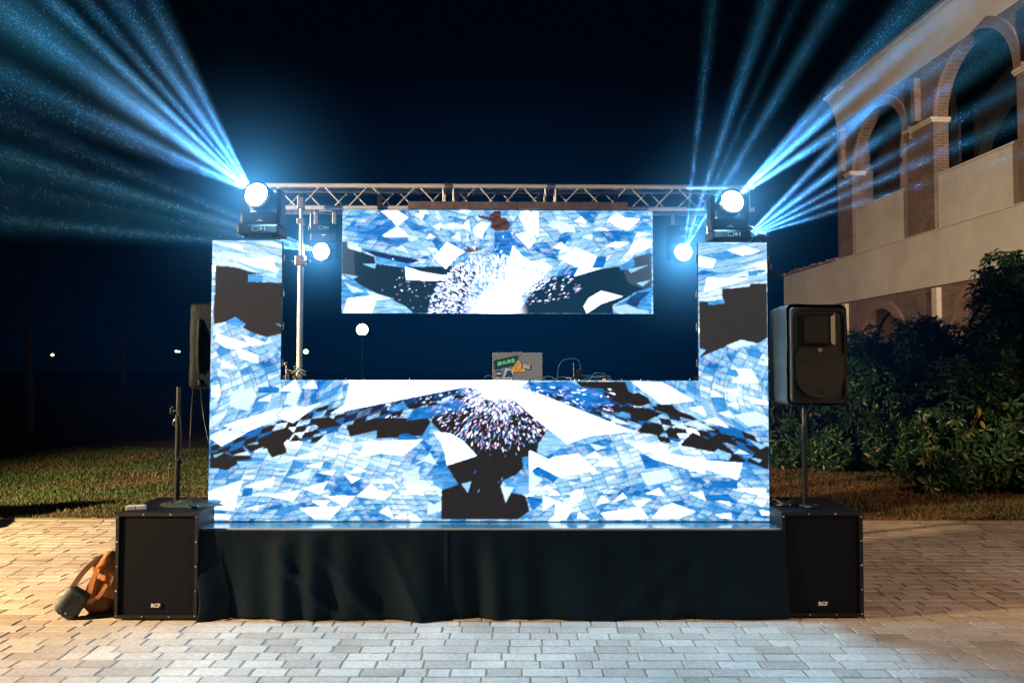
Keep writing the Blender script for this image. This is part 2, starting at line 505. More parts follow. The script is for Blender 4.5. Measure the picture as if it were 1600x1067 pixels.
def glow_cone(label, origin, dirs, k, length, seed):
    """cone of self-emitting fog imitating a projector beam: rays given as (direction, half width, brightness)"""
    o = Vector(origin)
    ax = Vector((0, 0, 0))
    for d, w, b in dirs: ax += d
    ax.normalize()
    half = max(ax.angle(d) + w * 3.0 for d, w, b in dirs)
    rad = math.tan(half) * length
    mb = MB().tube((0, 0, 0.0), (0, 0, length), 0.002, rad, n=28)
    ob = mb.build('glow_beam', None)
    q = ax.to_track_quat('Z', 'Y'); ob.location = o; ob.rotation_mode = 'QUATERNION'; ob.rotation_quaternion = q
    qi = q.inverted()
    m, nt, em = glow_fog_material('glow_fog_beam')
    m.cycles.volume_step_rate = 0.12
    tc = N(nt, 'ShaderNodeTexCoord')
    P = tc.outputs['Object']
    ln = N(nt, 'ShaderNodeVectorMath', operation='LENGTH'); nt.links.new(P, ln.inputs[0]); r = ln.outputs['Value']
    nm = N(nt, 'ShaderNodeVectorMath', operation='NORMALIZE'); nt.links.new(P, nm.inputs[0]); D = nm.outputs['Vector']
    tot = None
    for d, w, b in dirs:
        ld = qi @ d
        dp = N(nt, 'ShaderNodeVectorMath', operation='DISTANCE'); nt.links.new(D, dp.inputs[0]); dp.inputs[1].default_value = ld
        x = mth(nt, 'POWER', mth(nt, 'DIVIDE', dp.outputs['Value'], w * 1.45), 2.0)
        x = mth(nt, 'MULTIPLY', mth(nt, 'EXPONENT', mth(nt, 'MULTIPLY', x, -0.9)), b)
        tot = x if tot is None else mth(nt, 'ADD', tot, x)
    # beam streaks put into the emission: noise that only depends on direction
    sn = N(nt, 'ShaderNodeTexNoise', Scale=16.0, Detail=3.0, Roughness=0.55)
    of = N(nt, 'ShaderNodeVectorMath', operation='ADD'); nt.links.new(D, of.inputs[0]); of.inputs[1].default_value = (seed, seed * 2, 0)
    nt.links.new(of.outputs[0], sn.inputs['Vector'])
    stx = N(nt, 'ShaderNodeMapRange'); stx.inputs['From Min'].default_value = 0.32; stx.inputs['From Max'].default_value = 0.66
    stx.inputs['To Min'].default_value = 0.40; stx.inputs['To Max'].default_value = 1.6
    nt.links.new(sn.outputs['Fac'], stx.inputs['Value'])
    # uneven emission, as if fog drifted
    fn = N(nt, 'ShaderNodeTexNoise', Scale=1.1, Detail=4.0, Roughness=0.6)
    nt.links.new(P, fn.inputs['Vector'])
    fg = N(nt, 'ShaderNodeMapRange'); fg.inputs['From Min'].default_value = 0.3; fg.inputs['From Max'].default_value = 0.7
    fg.inputs['To Min'].default_value = 0.55; fg.inputs['To Max'].default_value = 1.4
    nt.links.new(fn.outputs['Fac'], fg.inputs['Value'])
    s = mth(nt, 'MULTIPLY', mth(nt, 'MULTIPLY', tot, stx.outputs[0]), fg.outputs[0])
    rr = mth(nt, 'MAXIMUM', r, 0.12)
    s = mth(nt, 'DIVIDE', s, mth(nt, 'POWER', rr, 1.75))
    end = mth(nt, 'SUBTRACT', 1.0, mth(nt, 'DIVIDE', r, length), True)
    s = mth(nt, 'MULTIPLY', mth(nt, 'MULTIPLY', s, mth(nt, 'POWER', end, 0.7)), k)
    nt.links.new(s, em.inputs['Strength'])
    cr = N(nt, 'ShaderNodeValToRGB')
    e = cr.color_ramp.elements
    e[0].position = 0.0; e[0].color = (0.50, 0.80, 1.0, 1)
    e[1].position = 1.0; e[1].color = (0.003, 0.14, 0.34, 1)
    x = e.new(0.22); x.color = (0.08, 0.43, 0.68, 1)
    nt.links.new(mth(nt, 'DIVIDE', r, length), cr.inputs['Fac'])
    nt.links.new(cr.outputs['Color'], em.inputs['Color'])
    ob.data.materials.append(m)
    tag(ob, label, None, None, 'stuff')
    return ob

# ------------------------------------------------------------------ ground
ground = MB().box(-150, 150, -60, 260, -0.30, -0.045).build('ground', M['soil'])
tag(ground, 'bare ground coloured dark as unlit, running back into the night', None, None, 'structure')
pav = MB().box(-9.5, 11.0, -10, 8.2, -0.044, -0.0045).build('pavement', M['joint'])
tag(pav, 'courtyard paved with sandy concrete bricks in rows', None, None, 'structure')

def brick_verts(L, W, H=0.05, c=0.006):
    x, y = L / 2, W / 2
    v = [(-x, -y, -H), (x, -y, -H), (x, y, -H), (-x, y, -H),
         (-x, -y, -c), (x, -y, -c), (x, y, -c), (-x, y, -c),
         (-x + c, -y + c, 0), (x - c, -y + c, 0), (x - c, y - c, 0), (-x + c, y - c, 0)]
    f = [(8, 9, 10, 11)]
    for a, b in ((0, 4), (4, 8)):
        for k in range(4):
            f.append((a + k, a + (k + 1) % 4, b + (k + 1) % 4, b + k))
    return v, f
ROW = 0.112
GAP = 0.0055
brick_mesh = {}
bricks = []
y = 1.2; r_i = 0
while y + ROW < 8.17:
    x = -9.3 - random.random() * 0.2
    while x < 10.7:
        L = random.choice([0.13, 0.17, 0.2, 0.2, 0.2, 0.24, 0.27, 0.32])
        bricks.append((x + L / 2, y + ROW / 2, L))
        x += L
    y += ROW; r_i += 1
def in_view(b):
    X, Y, L = b
    if Y < 3.88 or abs(X) - L / 2 > Y * 800 / F: return False
    if 5.03 < Y and -2.72 < X < 2.42: return False
    return True
vis = sorted([b for b in bricks if in_view(b)], key=lambda b: b[1] - 0.6 * b[2])
single = set(vis[:296])
rest = MB()
for b in bricks:
    X, Y, L = b
    dz = random.uniform(-0.0022, 0.0022)
    rz = random.uniform(-0.008, 0.008)
    tilt = (random.uniform(-0.008, 0.008), random.uniform(-0.006, 0.006), rz)
    if b in single:
        if L not in brick_mesh:
            v, f = brick_verts(L - GAP, ROW - GAP)
            brick_mesh[L] = MB().add(v, f).mesh('brick', M['paver'])
        obj('brick', brick_mesh[L], pav, (X, Y, dz), tilt)
    else:
        v, f = brick_verts(L - GAP, ROW - GAP)
        rest.add(v, f, False, Matrix.Translation((X, Y, dz)) @ Euler(tilt).to_matrix().to_4x4())
tag(rest.build('bricks_further_off', M['paver'], pav), None, None, None, 'stuff')

# pavement edging
edge = MB()
x = -9.5
while x < 11.0:
    edge.cbox(x + 0.004, x + 0.494, 8.175, 8.265, -0.04, 0.012, 0.006); x += 0.5
tag(edge.build('kerb', simple('kerb_concrete', (0.34, 0.29, 0.23), 0.85, bump=0.4)), 'low concrete edging between bricks and grass', None, None, 'structure')

# lawn with gentle bumps
def sheet(name, x0, x1, y0, y1, nx, ny, zf, mat):
    xs = np.linspace(x0, x1, nx); ys = np.linspace(y0, y1, ny)
    X, Y = np.meshgrid(xs, ys)
    Z = zf(X, Y)
    v = np.stack([X.ravel(), Y.ravel(), Z.ravel()], 1)
    i = np.arange((nx - 1) * (ny - 1)); r = i // (nx - 1); c = i % (nx - 1)
    a = r * nx + c
    idx = np.stack([a, a + 1, a + 1 + nx, a + nx], 1).ravel()
    me = np_mesh(name, v, 4, idx, mat)
    me.polygons.foreach_set('use_smooth', [True] * len(me.polygons))
    return obj(name, me)
def bump(X, Y):
    return 0.012 * np.sin(X * 1.7 + 0.6 * Y) + 0.010 * np.sin(Y * 2.3 - X) + 0.006 * np.sin(5 * X + 3.1 * Y) - 0.012
lawn = sheet('lawn', -16, 14, 8.25, 20, 300, 120, bump, M['lawn_soil'])
tag(lawn, 'rough lawn with bare patches behind the paving', None, None, 'structure')

def blades(name, n, x0, x1, y0, y1, h0, h1, mat, lean=0.6, keep=None, w=0.006):
    X = rng.uniform(x0, x1, n); Y = y0 + (y1 - y0) * rng.uniform(0, 1, n) ** 1.2
    # clumps: thin out with a low frequency pattern
    k = np.sin(X * 2.9 + 1.3 * np.sin(Y * 1.7)) * np.sin(Y * 3.7 + X) + rng.normal(0, 0.6, n)
    m = k > -0.6
    if keep is not None: m &= keep(X, Y)
    X, Y = X[m], Y[m]; n = len(X)
    Z = bump(X, Y)
    a = rng.uniform(0, 2 * np.pi, n); h = rng.uniform(h0, h1, n)
    dx, dy = np.cos(a), np.sin(a)
    ww = w * rng.uniform(0.6, 1.4, n) * (1 + (Y - 8) * 0.12)
    l = lean * rng.uniform(0.2, 1.4, n) * h
    b = rng.uniform(0, 2 * np.pi, n)
    lx, ly = np.cos(b) * l, np.sin(b) * l
    v = np.empty((n, 5, 3))
    v[:, 0] = np.stack([X - dx * ww, Y - dy * ww, Z - 0.005], 1)
    v[:, 1] = np.stack([X + dx * ww, Y + dy * ww, Z - 0.005], 1)
    v[:, 2] = np.stack([X + dx * ww * .8 + lx * .4, Y + dy * ww * .8 + ly * .4, Z + h * .6], 1)
    v[:, 3] = np.stack([X - dx * ww * .8 + lx * .4, Y - dy * ww * .8 + ly * .4, Z + h * .6], 1)
    v[:, 4] = np.stack([X + lx, Y + ly, Z + h], 1)
    base = (np.arange(n) * 5)[:, None]
    t = np.concatenate([base + np.array([[0, 1, 2]]), base + np.array([[0, 2, 3]]), base + np.array([[3, 2, 4]])], 1).ravel()
    return obj(name, np_mesh(name, v.reshape(-1, 3), 3, t, mat))
g1 = blades('grass', 90000, -9.5, 2.0, 8.27, 15.5, 0.015, 0.05, M['lawn'])
tag(g1, 'short patchy green and straw grass on the left lawn', None, None, 'stuff')
g2 = blades('dry_grass', 60000, 2.0, 8.5, 8.27, 13.5, 0.012, 0.05, M['dry'], 0.9)
tag(g2, 'dry grass and leaf litter in front of the shrubs', None, None, 'stuff')

# ------------------------------------------------------------------ screen picture (what the display shows, with lamplight painted into unlit pixels)
CR = {'A': (330, 370, 4.64), 'B': (325, 590, 4.64), 'C': (540, 590, 4.6375), 'D': (770, 590, 4.64),
      'E': (985, 590, 4.64), 'F': (1085, 370, 4.64), 'G': (530, 320, 5.93), 'H': (775, 320, 5.93), 'P': (0, 0, 1.0)}
def lin(c):
    c = np.asarray(c, dtype=float) / 255.0
    return np.where(c <= 0.04045, c / 12.92, ((c + 0.055) / 1.055) ** 2.4)
W_ = np.array([1.7, 2.1, 2.5]); P_ = lin((206, 236, 253)) * 1.1; L_ = lin((146, 204, 244))
M_ = lin((66, 152, 222)); S_ = lin((14, 112, 192)); D_ = lin((64, 61, 62)) * 0.62; T_ = lin((6, 52, 70)) * 0.65; V_ = lin((10, 40, 90))  # dark tones emit weakly, imitating lamplight and haze on unlit pixels
G_ = lin((80, 88, 94)); K_ = lin((44, 43, 46)) * 0.6
SS = 2.0   # canvas pixels per photo pixel
class Canvas:
    def __init__(s, x0, y0, x1, y1):
        s.x0, s.y0 = x0, y0
        s.w = int((x1 - x0) * SS); s.h = int((y1 - y0) * SS)
        yy, xx = np.mgrid[0:s.h, 0:s.w]
        s.X = x0 + (xx + 0.5) / SS; s.Y = y0 + (yy + 0.5) / SS
        s.a = np.zeros((s.h, s.w, 3))
    def poly(s, crop, c, pts, alpha=1.0, tex=0.0):
        ox, oy, k = CR[crop]
        P = [(ox + a / k, oy + b / k) for a, b in pts]
        xs = [p[0] for p in P]; ys = [p[1] for p in P]
        i0 = max(0, int((min(xs) - s.x0) * SS)); i1 = min(s.w, int((max(xs) - s.x0) * SS) + 2)
        j0 = max(0, int((min(ys) - s.y0) * SS)); j1 = min(s.h, int((max(ys) - s.y0) * SS) + 2)
        if i0 >= i1 or j0 >= j1: return
        X = s.X[j0:j1, i0:i1]; Y = s.Y[j0:j1, i0:i1]
        ins = np.zeros(X.shape, bool)
        n = len(P)
        for i in range(n):
            xa, ya = P[i]; xb, yb = P[(i + 1) % n]
            if ya == yb: continue
            c1 = ((ya > Y) != (yb > Y)) & (X < (xb - xa) * (Y - ya) / (yb - ya) + xa)
            ins ^= c1
        sub = s.a[j0:j1, i0:i1]
        col_ = np.asarray(c)
        if tex:
            nz = 1 + tex * (vnoise(X * 0.10, Y * 0.55, 3) - 0.5) * 2
            cc = col_[None, None] * nz[..., None]
        else:
            cc = np.broadcast_to(col_, sub.shape)
        sub[ins] = sub[ins] * (1 - alpha) + cc[ins] * alpha
def hsh(i, j, s=0):
    h = (i.astype(np.int64) * 73856093) ^ (j.astype(np.int64) * 19349663) ^ (s * 83492791)
    h = (h ^ (h >> 13)) * 1274126177
    return ((h ^ (h >> 16)) & 0xffff) / 65535.0
def vnoise(x, y, s=0):
    xi = np.floor(x); yi = np.floor(y); fx = x - xi; fy = y - yi
    fx = fx * fx * (3 - 2 * fx); fy = fy * fy * (3 - 2 * fy)
    a = hsh(xi, yi, s); b = hsh(xi + 1, yi, s); c = hsh(xi, yi + 1, s); d = hsh(xi + 1, yi + 1, s)
    return (a * (1 - fx) + b * fx) * (1 - fy) + (c * (1 - fx) + d * fx) * fy
def tiles(q, p, w, h, seed, pal, lines=0.75, cross=True):
    """slanting net of tiles; each may be cut in two, and every second net line is drawn"""
    i = np.floor(q / w); j = np.floor(p / h)
    fq = q / w - i; fp = p / h - j
    tri = (fq + fp > 1)
    split = hsh(i, j, seed + 5) > 0.45
    r = hsh(i * 2 + (tri & split), j, seed)
    r2 = hsh(np.floor(i / 3 + 0.3 * hsh(j, j, seed + 8)), np.floor(j / 3), seed + 9)
    r3 = vnoise(q / w / 3.1, p / h / 3.7, seed + 6)
    pick = r * 0.34 + r2 * 0.26 + r3 * 0.40
    pick = np.clip((pick - 0.5) * 1.45 + 0.47, 0, 1)
    out = np.zeros(q.shape + (3,)); acc = 0
    for c, e in pal:
        m = (pick >= acc) & (pick < e)
        out[m] = c; acc = e
    # tone inside one tile is not flat: soft gradient from corner to corner
    g = 0.86 + 0.26 * np.where(hsh(i, j, seed + 3) > 0.5, fq, fp)
    out *= np.where(out.max(-1) > 1.5, 1, g)[..., None]
    # a finer translucent net over the coarse one
    i2 = np.floor(q / w * 2 + 0.3); j2 = np.floor(p / h * 1.0 + q / w * 0.5)
    f2 = (p / h + q / w * 0.5) - j2
    ov = hsh(i2, j2, seed + 12)
    k2 = np.where((ov > 0.72) & (out.max(-1) < 1.5), 0.35, 0.0)
    out = out * (1 - k2[..., None]) + lin((225, 238, 252)) * k2[..., None]
    dl = np.minimum(np.minimum(fq, 1 - fq) * w, np.minimum(fp, 1 - fp) * h)
    d3 = np.minimum(f2, 1 - f2) * h
    on = hsh(i, j, seed + 2) < lines
    k = np.clip(1.25 - dl / 0.75, 0, 1) * on * 0.95 + np.clip(1.1 - d3 / 0.7, 0, 1) * (hsh(j2, i2, seed + 4) < 0.5) * 0.5
    k = np.clip(np.where(out.max(-1) > 1.5, 0, k), 0, 0.85)
    line = lin((26, 84, 150))
    return out * (1 - k[..., None]) + line * k[..., None]
PAL = [(S_, 0.14), (M_, 0.36), (L_, 0.66), (P_, 0.93), (W_, 1.01)]
PAL2 = [(S_, 0.13), (M_, 0.37), (L_, 0.67), (P_, 0.945), (W_, 1.01)]
def dirtfx(C, k=0.35):
    n = vnoise(C.X * 0.16, C.Y * 0.9, 7) * 0.6 + vnoise(C.X * 0.5 + 9, C.Y * 1.8, 8) * 0.4
    dim = C.a.max(-1) < 1.2
    f = np.where(dim, 1 - k + 2 * k * n, 1.0)
    C.a *= f[..., None]

front = Canvas(325, 366, 1210, 822)
X, Y = front.X, front.Y
Xm = np.where(X < 768, X, 1536 - X)          # the picture is roughly mirrored
wob = 6 * np.sin(X / 47.0) + 5 * np.sin(Y / 31.0 + X / 90.0)
q1 = Xm - 24 * np.cos((Y - 612) / 62.0 * 1.5) + wob * 0.3; p1 = Y + 0.42 * Xm + wob * 0.4
A1 = tiles(q1, p1, 19, 11, 1, PAL2)
q2 = Xm + 0.55 * Y + wob; p2 = Y * 1.0 - 0.16 * Xm + 9 * np.sin(Xm / 60.0)
A2 = tiles(q2, p2, 19, 8.5, 11, PAL2)
q3 = Xm * 1.0 - 0.9 * Y + wob; p3 = Y + 0.10 * Xm + 12 * np.sin(Xm / 80.0 + 1)
A3 = tiles(q3, p3, 20, 8, 21, PAL2, 0.9)
m2 = (Y > 705 - 0.10 * Xm)
m3 = (Y > 745) & (vnoise(X / 70, Y / 30, 4) > 0.45)
img = np.where(m2[..., None], A2, A1)
img = np.where(m3[..., None], A3, img)
# inclined tiles in the column tops
q4 = Xm - 2.2 * (Y - 400) * 1.0; p4 = Y + np.where(X < 768, -0.18, 0.18) * X
A4 = tiles(q4, p4, 44, 11, 31, [(S_, 0.12), (M_, 0.3), (L_, 0.62), (P_, 0.9), (W_, 1.01)])
img = np.where((Y < 470)[..., None], A4, img)
# black tiles in a chequered wedge sweeping in from both sides
wy = 700 - 0.235 * (Xm - 335)
ti = np.floor((Xm + 0.5 * Y) / 17.0); tj = np.floor((Y + 0.26 * Xm + 4 * np.sin(Xm / 30.0)) / 9.5)
near = np.clip(1 - np.abs(Y - wy) / (20 + 0.05 * (Xm - 330)), 0, 1)
chk = (((ti + tj) % 2) == 0) & (hsh(ti, tj, 77) < near * 1.25) & (Xm > 335)
img = np.where(chk[..., None], K_, img)
dk2 = (hsh(ti, tj, 78) < near * 0.7) & ~chk
img = np.where(dk2[..., None], S_ * 0.8, img)
front.a[:] = img
def netlines(C, q, w, mask, wd=0.9, st=0.65):
    f = q / w - np.floor(q / w); d = np.minimum(f, 1 - f) * w
    k = np.clip(1.3 - d / wd, 0, 1) * mask * st
    C.a[:] = C.a * (1 - k[..., None]) + lin((34, 92, 160)) * k[..., None]
band = np.clip(1 - np.abs(Y - 610) / 75.0, 0, 1) ** 0.5 * np.clip((540 - Xm) / 60.0, 0, 1)
qa = Xm + 0.011 * (Y - 612) ** 2
netlines(front, qa, 25.0, band, 0.8, 0.75)
netlines(front, Y + 0.55 * (Xm % 25.0) - 0.25 * Xm, 21.0, band * (vnoise(X / 26, Y / 26, 3) > 0.35), 0.6, 0.6)
low = np.clip((Y - 690) / 30.0, 0, 1)
netlines(front, Y - 0.25 * Xm + 16 * np.sin(Xm / 52.0), 17.0, low * (vnoise(X / 40, Y / 20, 5) > 0.4), 0.55, 0.5)
netlines(front, Y + 0.55 * Xm + 20 * np.sin(Xm / 60.0 + 2), 21.0, low * (vnoise(X / 40, Y / 20, 6) > 0.45), 0.55, 0.5)
dirtfx(front, 0.30)
fp = front.poly
# left column
fp('A', D_, [(30, 205), (150, 208), (215, 222), (300, 250), (365, 265), (270, 264), (268, 320), (545, 326), (545, 690), (405, 725), (300, 690), (235, 655), (255, 628), (180, 577), (105, 615), (28, 630)])
fp('A', W_, [(160, 155), (435, 140), (482, 248), (300, 205)])
fp('A', P_, [(365, 262), (470, 255), (476, 292)])
fp('A', M_, [(268, 264), (375, 275), (375, 322), (268, 320)], 1, .4)
fp('A', W_, [(45, 30), (215, 50), (225, 85), (60, 48)])
fp('A', P_, [(75, 90), (240, 120), (250, 152), (120, 140)])
fp('A', M_, [(105, 615), (180, 577), (258, 628), (190, 645)], 1, .4)
fp('A', L_, [(465, 620), (545, 650), (545, 665)])
fp('A', W_, [(50, 700), (300, 780), (210, 810), (120, 805), (40, 750)])
fp('A', W_, [(195, 800), (350, 860), (350, 915), (215, 875)])
fp('A', W_, [(225, 705), (415, 770), (300, 790)])
fp('A', W_, [(90, 885), (205, 950), (85, 950)])
fp('A', P_, [(70, 955), (155, 1020), (55, 1005)])
fp('A', P_, [(28, 640), (110, 690), (28, 710)])
# right column
fp('F', D_, [(42, 455), (105, 452), (108, 480), (228, 468), (210, 420), (208, 360), (405, 345), (420, 318), (535, 318), (535, 718), (470, 762), (350, 735), (205, 795), (40, 865)])
fp('F', M_, [(105, 450), (215, 440), (228, 468), (108, 480)], 1, .4)
fp('F', W_, [(100, 278), (400, 285), (75, 385)])
fp('F', W_, [(40, 118), (165, 145), (140, 208), (40, 195)])
fp('F', W_, [(250, 75), (370, 45), (490, 78), (440, 100), (360, 115)])
fp('F', W_, [(455, 170), (535, 168), (535, 198), (450, 200)])
fp('F', M_, [(400, 230), (530, 215), (530, 235), (400, 270)], 1, .4)
fp('F', P_, [(345, 735), (470, 765), (280, 800), (230, 780)])
fp('F', W_, [(305, 945), (415, 950), (470, 1048), (272, 1045), (330, 995)])
fp('F', L_, [(40, 800), (88, 810), (40, 860)])
fp('F', W_, [(480, 910), (535, 885), (535, 922)])
# lower left
fp('B', W_, [(130, 345), (550, 215), (490, 275), (535, 292), (290, 395)])
fp('B', W_, [(520, 270), (640, 200), (700, 215), (830, 180), (630, 325), (560, 300)])
fp('B', W_, [(45, 415), (180, 360), (150, 395), (290, 400), (120, 495), (45, 440)])
fp('B', P_, [(150, 395), (270, 340), (280, 385), (210, 415)])
fp('B', P_, [(170, 190), (180, 100), (330, 80), (370, 130), (310, 240), (200, 215)], .85)
fp('B', W_, [(45, 60), (95, 50), (108, 135), (45, 135)])
fp('B', W_, [(530, 92), (640, 12), (688, 100)]); fp('B', P_, [(560, 190), (590, 110), (685, 100), (650, 200)])
fp('B', W_, [(690, 72), (770, 12), (803, 78)])
fp('B', W_, [(375, 165), (470, 120), (462, 170)])
fp('B', S_, [(375, 70), (470, 60), (530, 70), (520, 110), (380, 110)], 1, .4)
fp('B', K_, [(370, 445), (590, 350), (640, 400), (570, 470), (590, 540), (480, 578), (430, 495), (330, 538), (275, 490), (385, 478)])
fp('B', K_, [(600, 465), (650, 405), (700, 455)])
fp('B', K_, [(765, 320), (885, 275), (990, 345), (830, 370)])
fp('B', K_, [(690, 415), (800, 370), (830, 400), (720, 425)])
fp('B', K_, [(40, 545), (120, 530), (210, 575), (240, 620), (160, 668), (40, 650)])
fp('B', K_, [(180, 545), (270, 500), (345, 590), (230, 600)])
fp('B', L_, [(60, 560), (140, 540), (75, 578)], 1, .4)
fp('B', P_, [(200, 560), (310, 530), (320, 560)]); fp('B', L_, [(230, 605), (400, 605), (260, 655)], 1, .3)
fp('B', P_, [(735, 530), (870, 405), (875, 470)]); fp('B', W_, [(600, 590), (805, 530), (800, 580)])
fp('B', W_, [(720, 640), (852, 605), (830, 650)]); fp('B', W_, [(820, 685), (940, 665), (915, 705)])
fp('B', W_, [(35, 820), (275, 740), (240, 850), (215, 955), (60, 950), (150, 880), (35, 875)])
fp('B', S_, [(280, 800), (350, 795), (340, 850), (265, 860)], 1, .4)
fp('B', W_, [(290, 785), (505, 715), (485, 788), (350, 790)])
fp('B', W_, [(460, 855), (690, 812), (635, 890)]); fp('B', W_, [(685, 940), (985, 930), (900, 1020), (790, 1015)])
fp('B', W_, [(700, 800), (885, 748), (830, 840)]); fp('B', W_, [(300, 945), (395, 920), (385, 955)])
fp('B', W_, [(85, 980), (195, 990), (180, 1020), (70, 1018)]); fp('B', P_, [(580, 720), (770, 655), (735, 735)])
fp('B', W_, [(770, 890), (905, 885), (850, 935)]); fp('B', W_, [(865, 855), (1021, 850), (1021, 930)])
# bright beam left of centre
fp('C', V_, [(0, 240), (860, 55), (700, 150), (300, 240), (0, 330)], .8, .4)
fp('C', K_, [(15, 345), (250, 290), (600, 290), (700, 400), (740, 640), (700, 830), (700, 1020), (1113, 1020), (1113, 140), (900, 180), (650, 270), (560, 420), (230, 440), (40, 420)])
fp('C', K_, [(480, 190), (640, 140), (660, 170), (500, 225)])
fp('C', S_, [(400, 410), (450, 400), (560, 440), (640, 500), (600, 540), (560, 470), (380, 450)], 1, .5)
fp('C', S_, [(500, 225), (860, 150), (900, 210), (600, 290), (440, 310)], .9, .6)
fp('C', M_, [(300, 230), (420, 170), (470, 230), (330, 240)], .9, .5)
fp('P', W_, [(545, 591), (800, 591), (800, 612), (725, 604), (518, 646), (540, 632), (548, 600)])
fp('C', W_, [(640, 388), (760, 400), (850, 450), (955, 562), (740, 632), (725, 540), (700, 470)])
fp('C', W_, [(100, 572), (160, 460), (565, 445), (430, 560), (260, 545)])
fp('C', L_, [(230, 440), (235, 380), (60, 420), (40, 430)], .8, .3)
fp('C', P_, [(480, 640), (570, 590), (620, 540), (670, 630), (580, 600)])
fp('C', M_, [(630, 660), (740, 640), (825, 770), (700, 810), (640, 760)], .9, .5)
fp('C', L_, [(845, 765), (915, 748), (893, 830)])
fp('C', W_, [(95, 855), (195, 765), (250, 815), (345, 828), (295, 880)])
fp('C', P_, [(420, 690), (540, 640), (545, 780), (430, 770)], .7)
fp('C', W_, [(0, 855), (85, 852), (0, 935)]); fp('C', W_, [(50, 685), (90, 640), (165, 675)]); fp('C', W_, [(260, 965), (320, 925), (360, 1015)])
fp('C', W_, [(0, 690), (120, 725), (60, 760)])
fp('C', P_, [(600, 990), (610, 890), (650, 915), (700, 885), (700, 960)]); fp('C', W_, [(365, 1010), (440, 965), (455, 1018)])
# right of centre
fp('D', K_, [(0, 130), (150, 150), (400, 370), (330, 480), (320, 560), (170, 700), (80, 740), (60, 790), (240, 850), (270, 960), (185, 1020), (0, 1020)])
fp('D', V_, [(330, 100), (900, 280), (1021, 320), (1021, 190), (860, 180), (640, 80), (300, 60)], .8, .4)
fp('D', S_, [(230, 30), (560, 20), (640, 60), (800, 70), (830, 130), (860, 180), (640, 200), (480, 120), (300, 90)], .95, .7)
fp('D', K_, [(600, 20), (1021, 20), (1021, 180), (940, 190), (850, 160), (800, 110), (810, 75), (640, 60)])
fp('D', K_, [(850, 210), (1021, 200), (1021, 260), (940, 240), (870, 250)])
fp('D', M_, [(890, 270), (940, 240), (1021, 280), (1021, 300)], 1, .4)
fp('D', M_, [(960, 20), (1021, 20), (1021, 110), (985, 90)], .9, .4)
fp('D', P_, [(850, 320), (875, 280), (1021, 340)])
fp('D', W_, [(0, 25), (260, 20), (190, 70), (330, 110), (1021, 385), (860, 400), (700, 420), (540, 475), (330, 310), (150, 150), (0, 140)])
fp('D', L_, [(330, 540), (340, 470), (410, 380), (540, 475), (440, 540), (380, 560)], .8, .4)
fp('D', W_, [(325, 635), (440, 570), (620, 548), (750, 668), (620, 690), (495, 718)])
fp('D', W_, [(265, 520), (400, 585), (330, 640), (265, 690)])
fp('D', P_, [(265, 640), (300, 690), (365, 735), (268, 810)])
fp('D', S_, [(290, 665), (320, 640), (475, 720), (440, 760), (380, 720), (310, 705)], 1, .4)
fp('D', M_, [(80, 740), (170, 755), (190, 720), (265, 700), (268, 850), (140, 830)], .9, .5)
fp('D', M_, [(215, 570), (262, 565), (255, 640), (225, 660)], 1, .4)
fp('D', P_, [(60, 780), (155, 790), (98, 900)])
fp('D', S_, [(245, 855), (360, 870), (360, 900), (290, 960)], 1, .5)
fp('D', W_, [(365, 850), (465, 890), (370, 960)]); fp('D', W_, [(460, 880), (580, 945), (530, 1020), (450, 1020)])
fp('D', W_, [(550, 925), (575, 820), (660, 800), (640, 860), (650, 880)])
fp('D', W_, [(730, 630), (850, 570), (915, 640)]); fp('D', W_, [(660, 580), (740, 530), (800, 580)])
fp('D', W_, [(780, 975), (1021, 940), (1021, 1020), (820, 1020)]); fp('D', W_, [(745, 920), (790, 848), (850, 890)])
fp('D', W_, [(870, 895), (940, 830), (970, 865)]); fp('D', W_, [(610, 1015), (625, 965), (700, 1020)]); fp('D', P_, [(700, 470), (830, 500), (750, 525)])
# lower right
fp('E', W_, [(10, 25), (230, 25), (460, 160), (230, 190), (195, 160)])
fp('E', K_, [(0, 115), (60, 100), (130, 140), (150, 180), (60, 205), (0, 190)])
fp('E', K_, [(0, 205), (130, 215), (235, 255), (110, 312), (0, 298)])
fp('E', K_, [(180, 185), (300, 190), (350, 235), (440, 265), (520, 320), (400, 290), (240, 250)])
fp('E', K_, [(45, 390), (110, 315), (245, 380), (215, 415)]); fp('E', K_, [(250, 378), (290, 350), (400, 400), (300, 400)])
fp('E', K_, [(355, 485), (450, 388), (560, 440), (640, 395), (765, 420), (670, 470), (740, 540), (600, 535)])
fp('E', K_, [(630, 490), (680, 480), (840, 600), (820, 610), (710, 600), (735, 555)])
fp('E', K_, [(820, 485), (1000, 490), (1000, 665), (840, 600), (900, 545)])
fp('E', L_, [(850, 440), (990, 490), (940, 512)], 1, .3); fp('E', P_, [(745, 545), (790, 512), (870, 550)])
fp('E', L_, [(600, 540), (630, 512), (730, 550), (700, 590)], 1, .3); fp('E', L_, [(860, 570), (955, 590), (930, 610)], 1, .3)
fp('E', P_, [(300, 350), (370, 325), (440, 375)]); fp('E', P_, [(360, 330), (480, 300), (615, 378), (450, 350)], .8)
fp('E', W_, [(425, 215), (515, 200), (555, 270)]); fp('E', W_, [(530, 305), (625, 283), (715, 360)]); fp('E', W_, [(640, 250), (710, 235), (755, 290)])
fp('E', W_, [(585, 130), (590, 85), (680, 130)]); fp('E', W_, [(690, 80), (785, 75), (770, 130)]); fp('E', W_, [(700, 185), (775, 175), (785, 220)])
fp('E', P_, [(745, 265), (880, 240), (985, 330), (860, 350)]); fp('E', W_, [(860, 130), (1000, 165), (1000, 190), (875, 175)])
fp('E', W_, [(0, 470), (265, 480), (260, 540), (170, 545), (40, 505)])
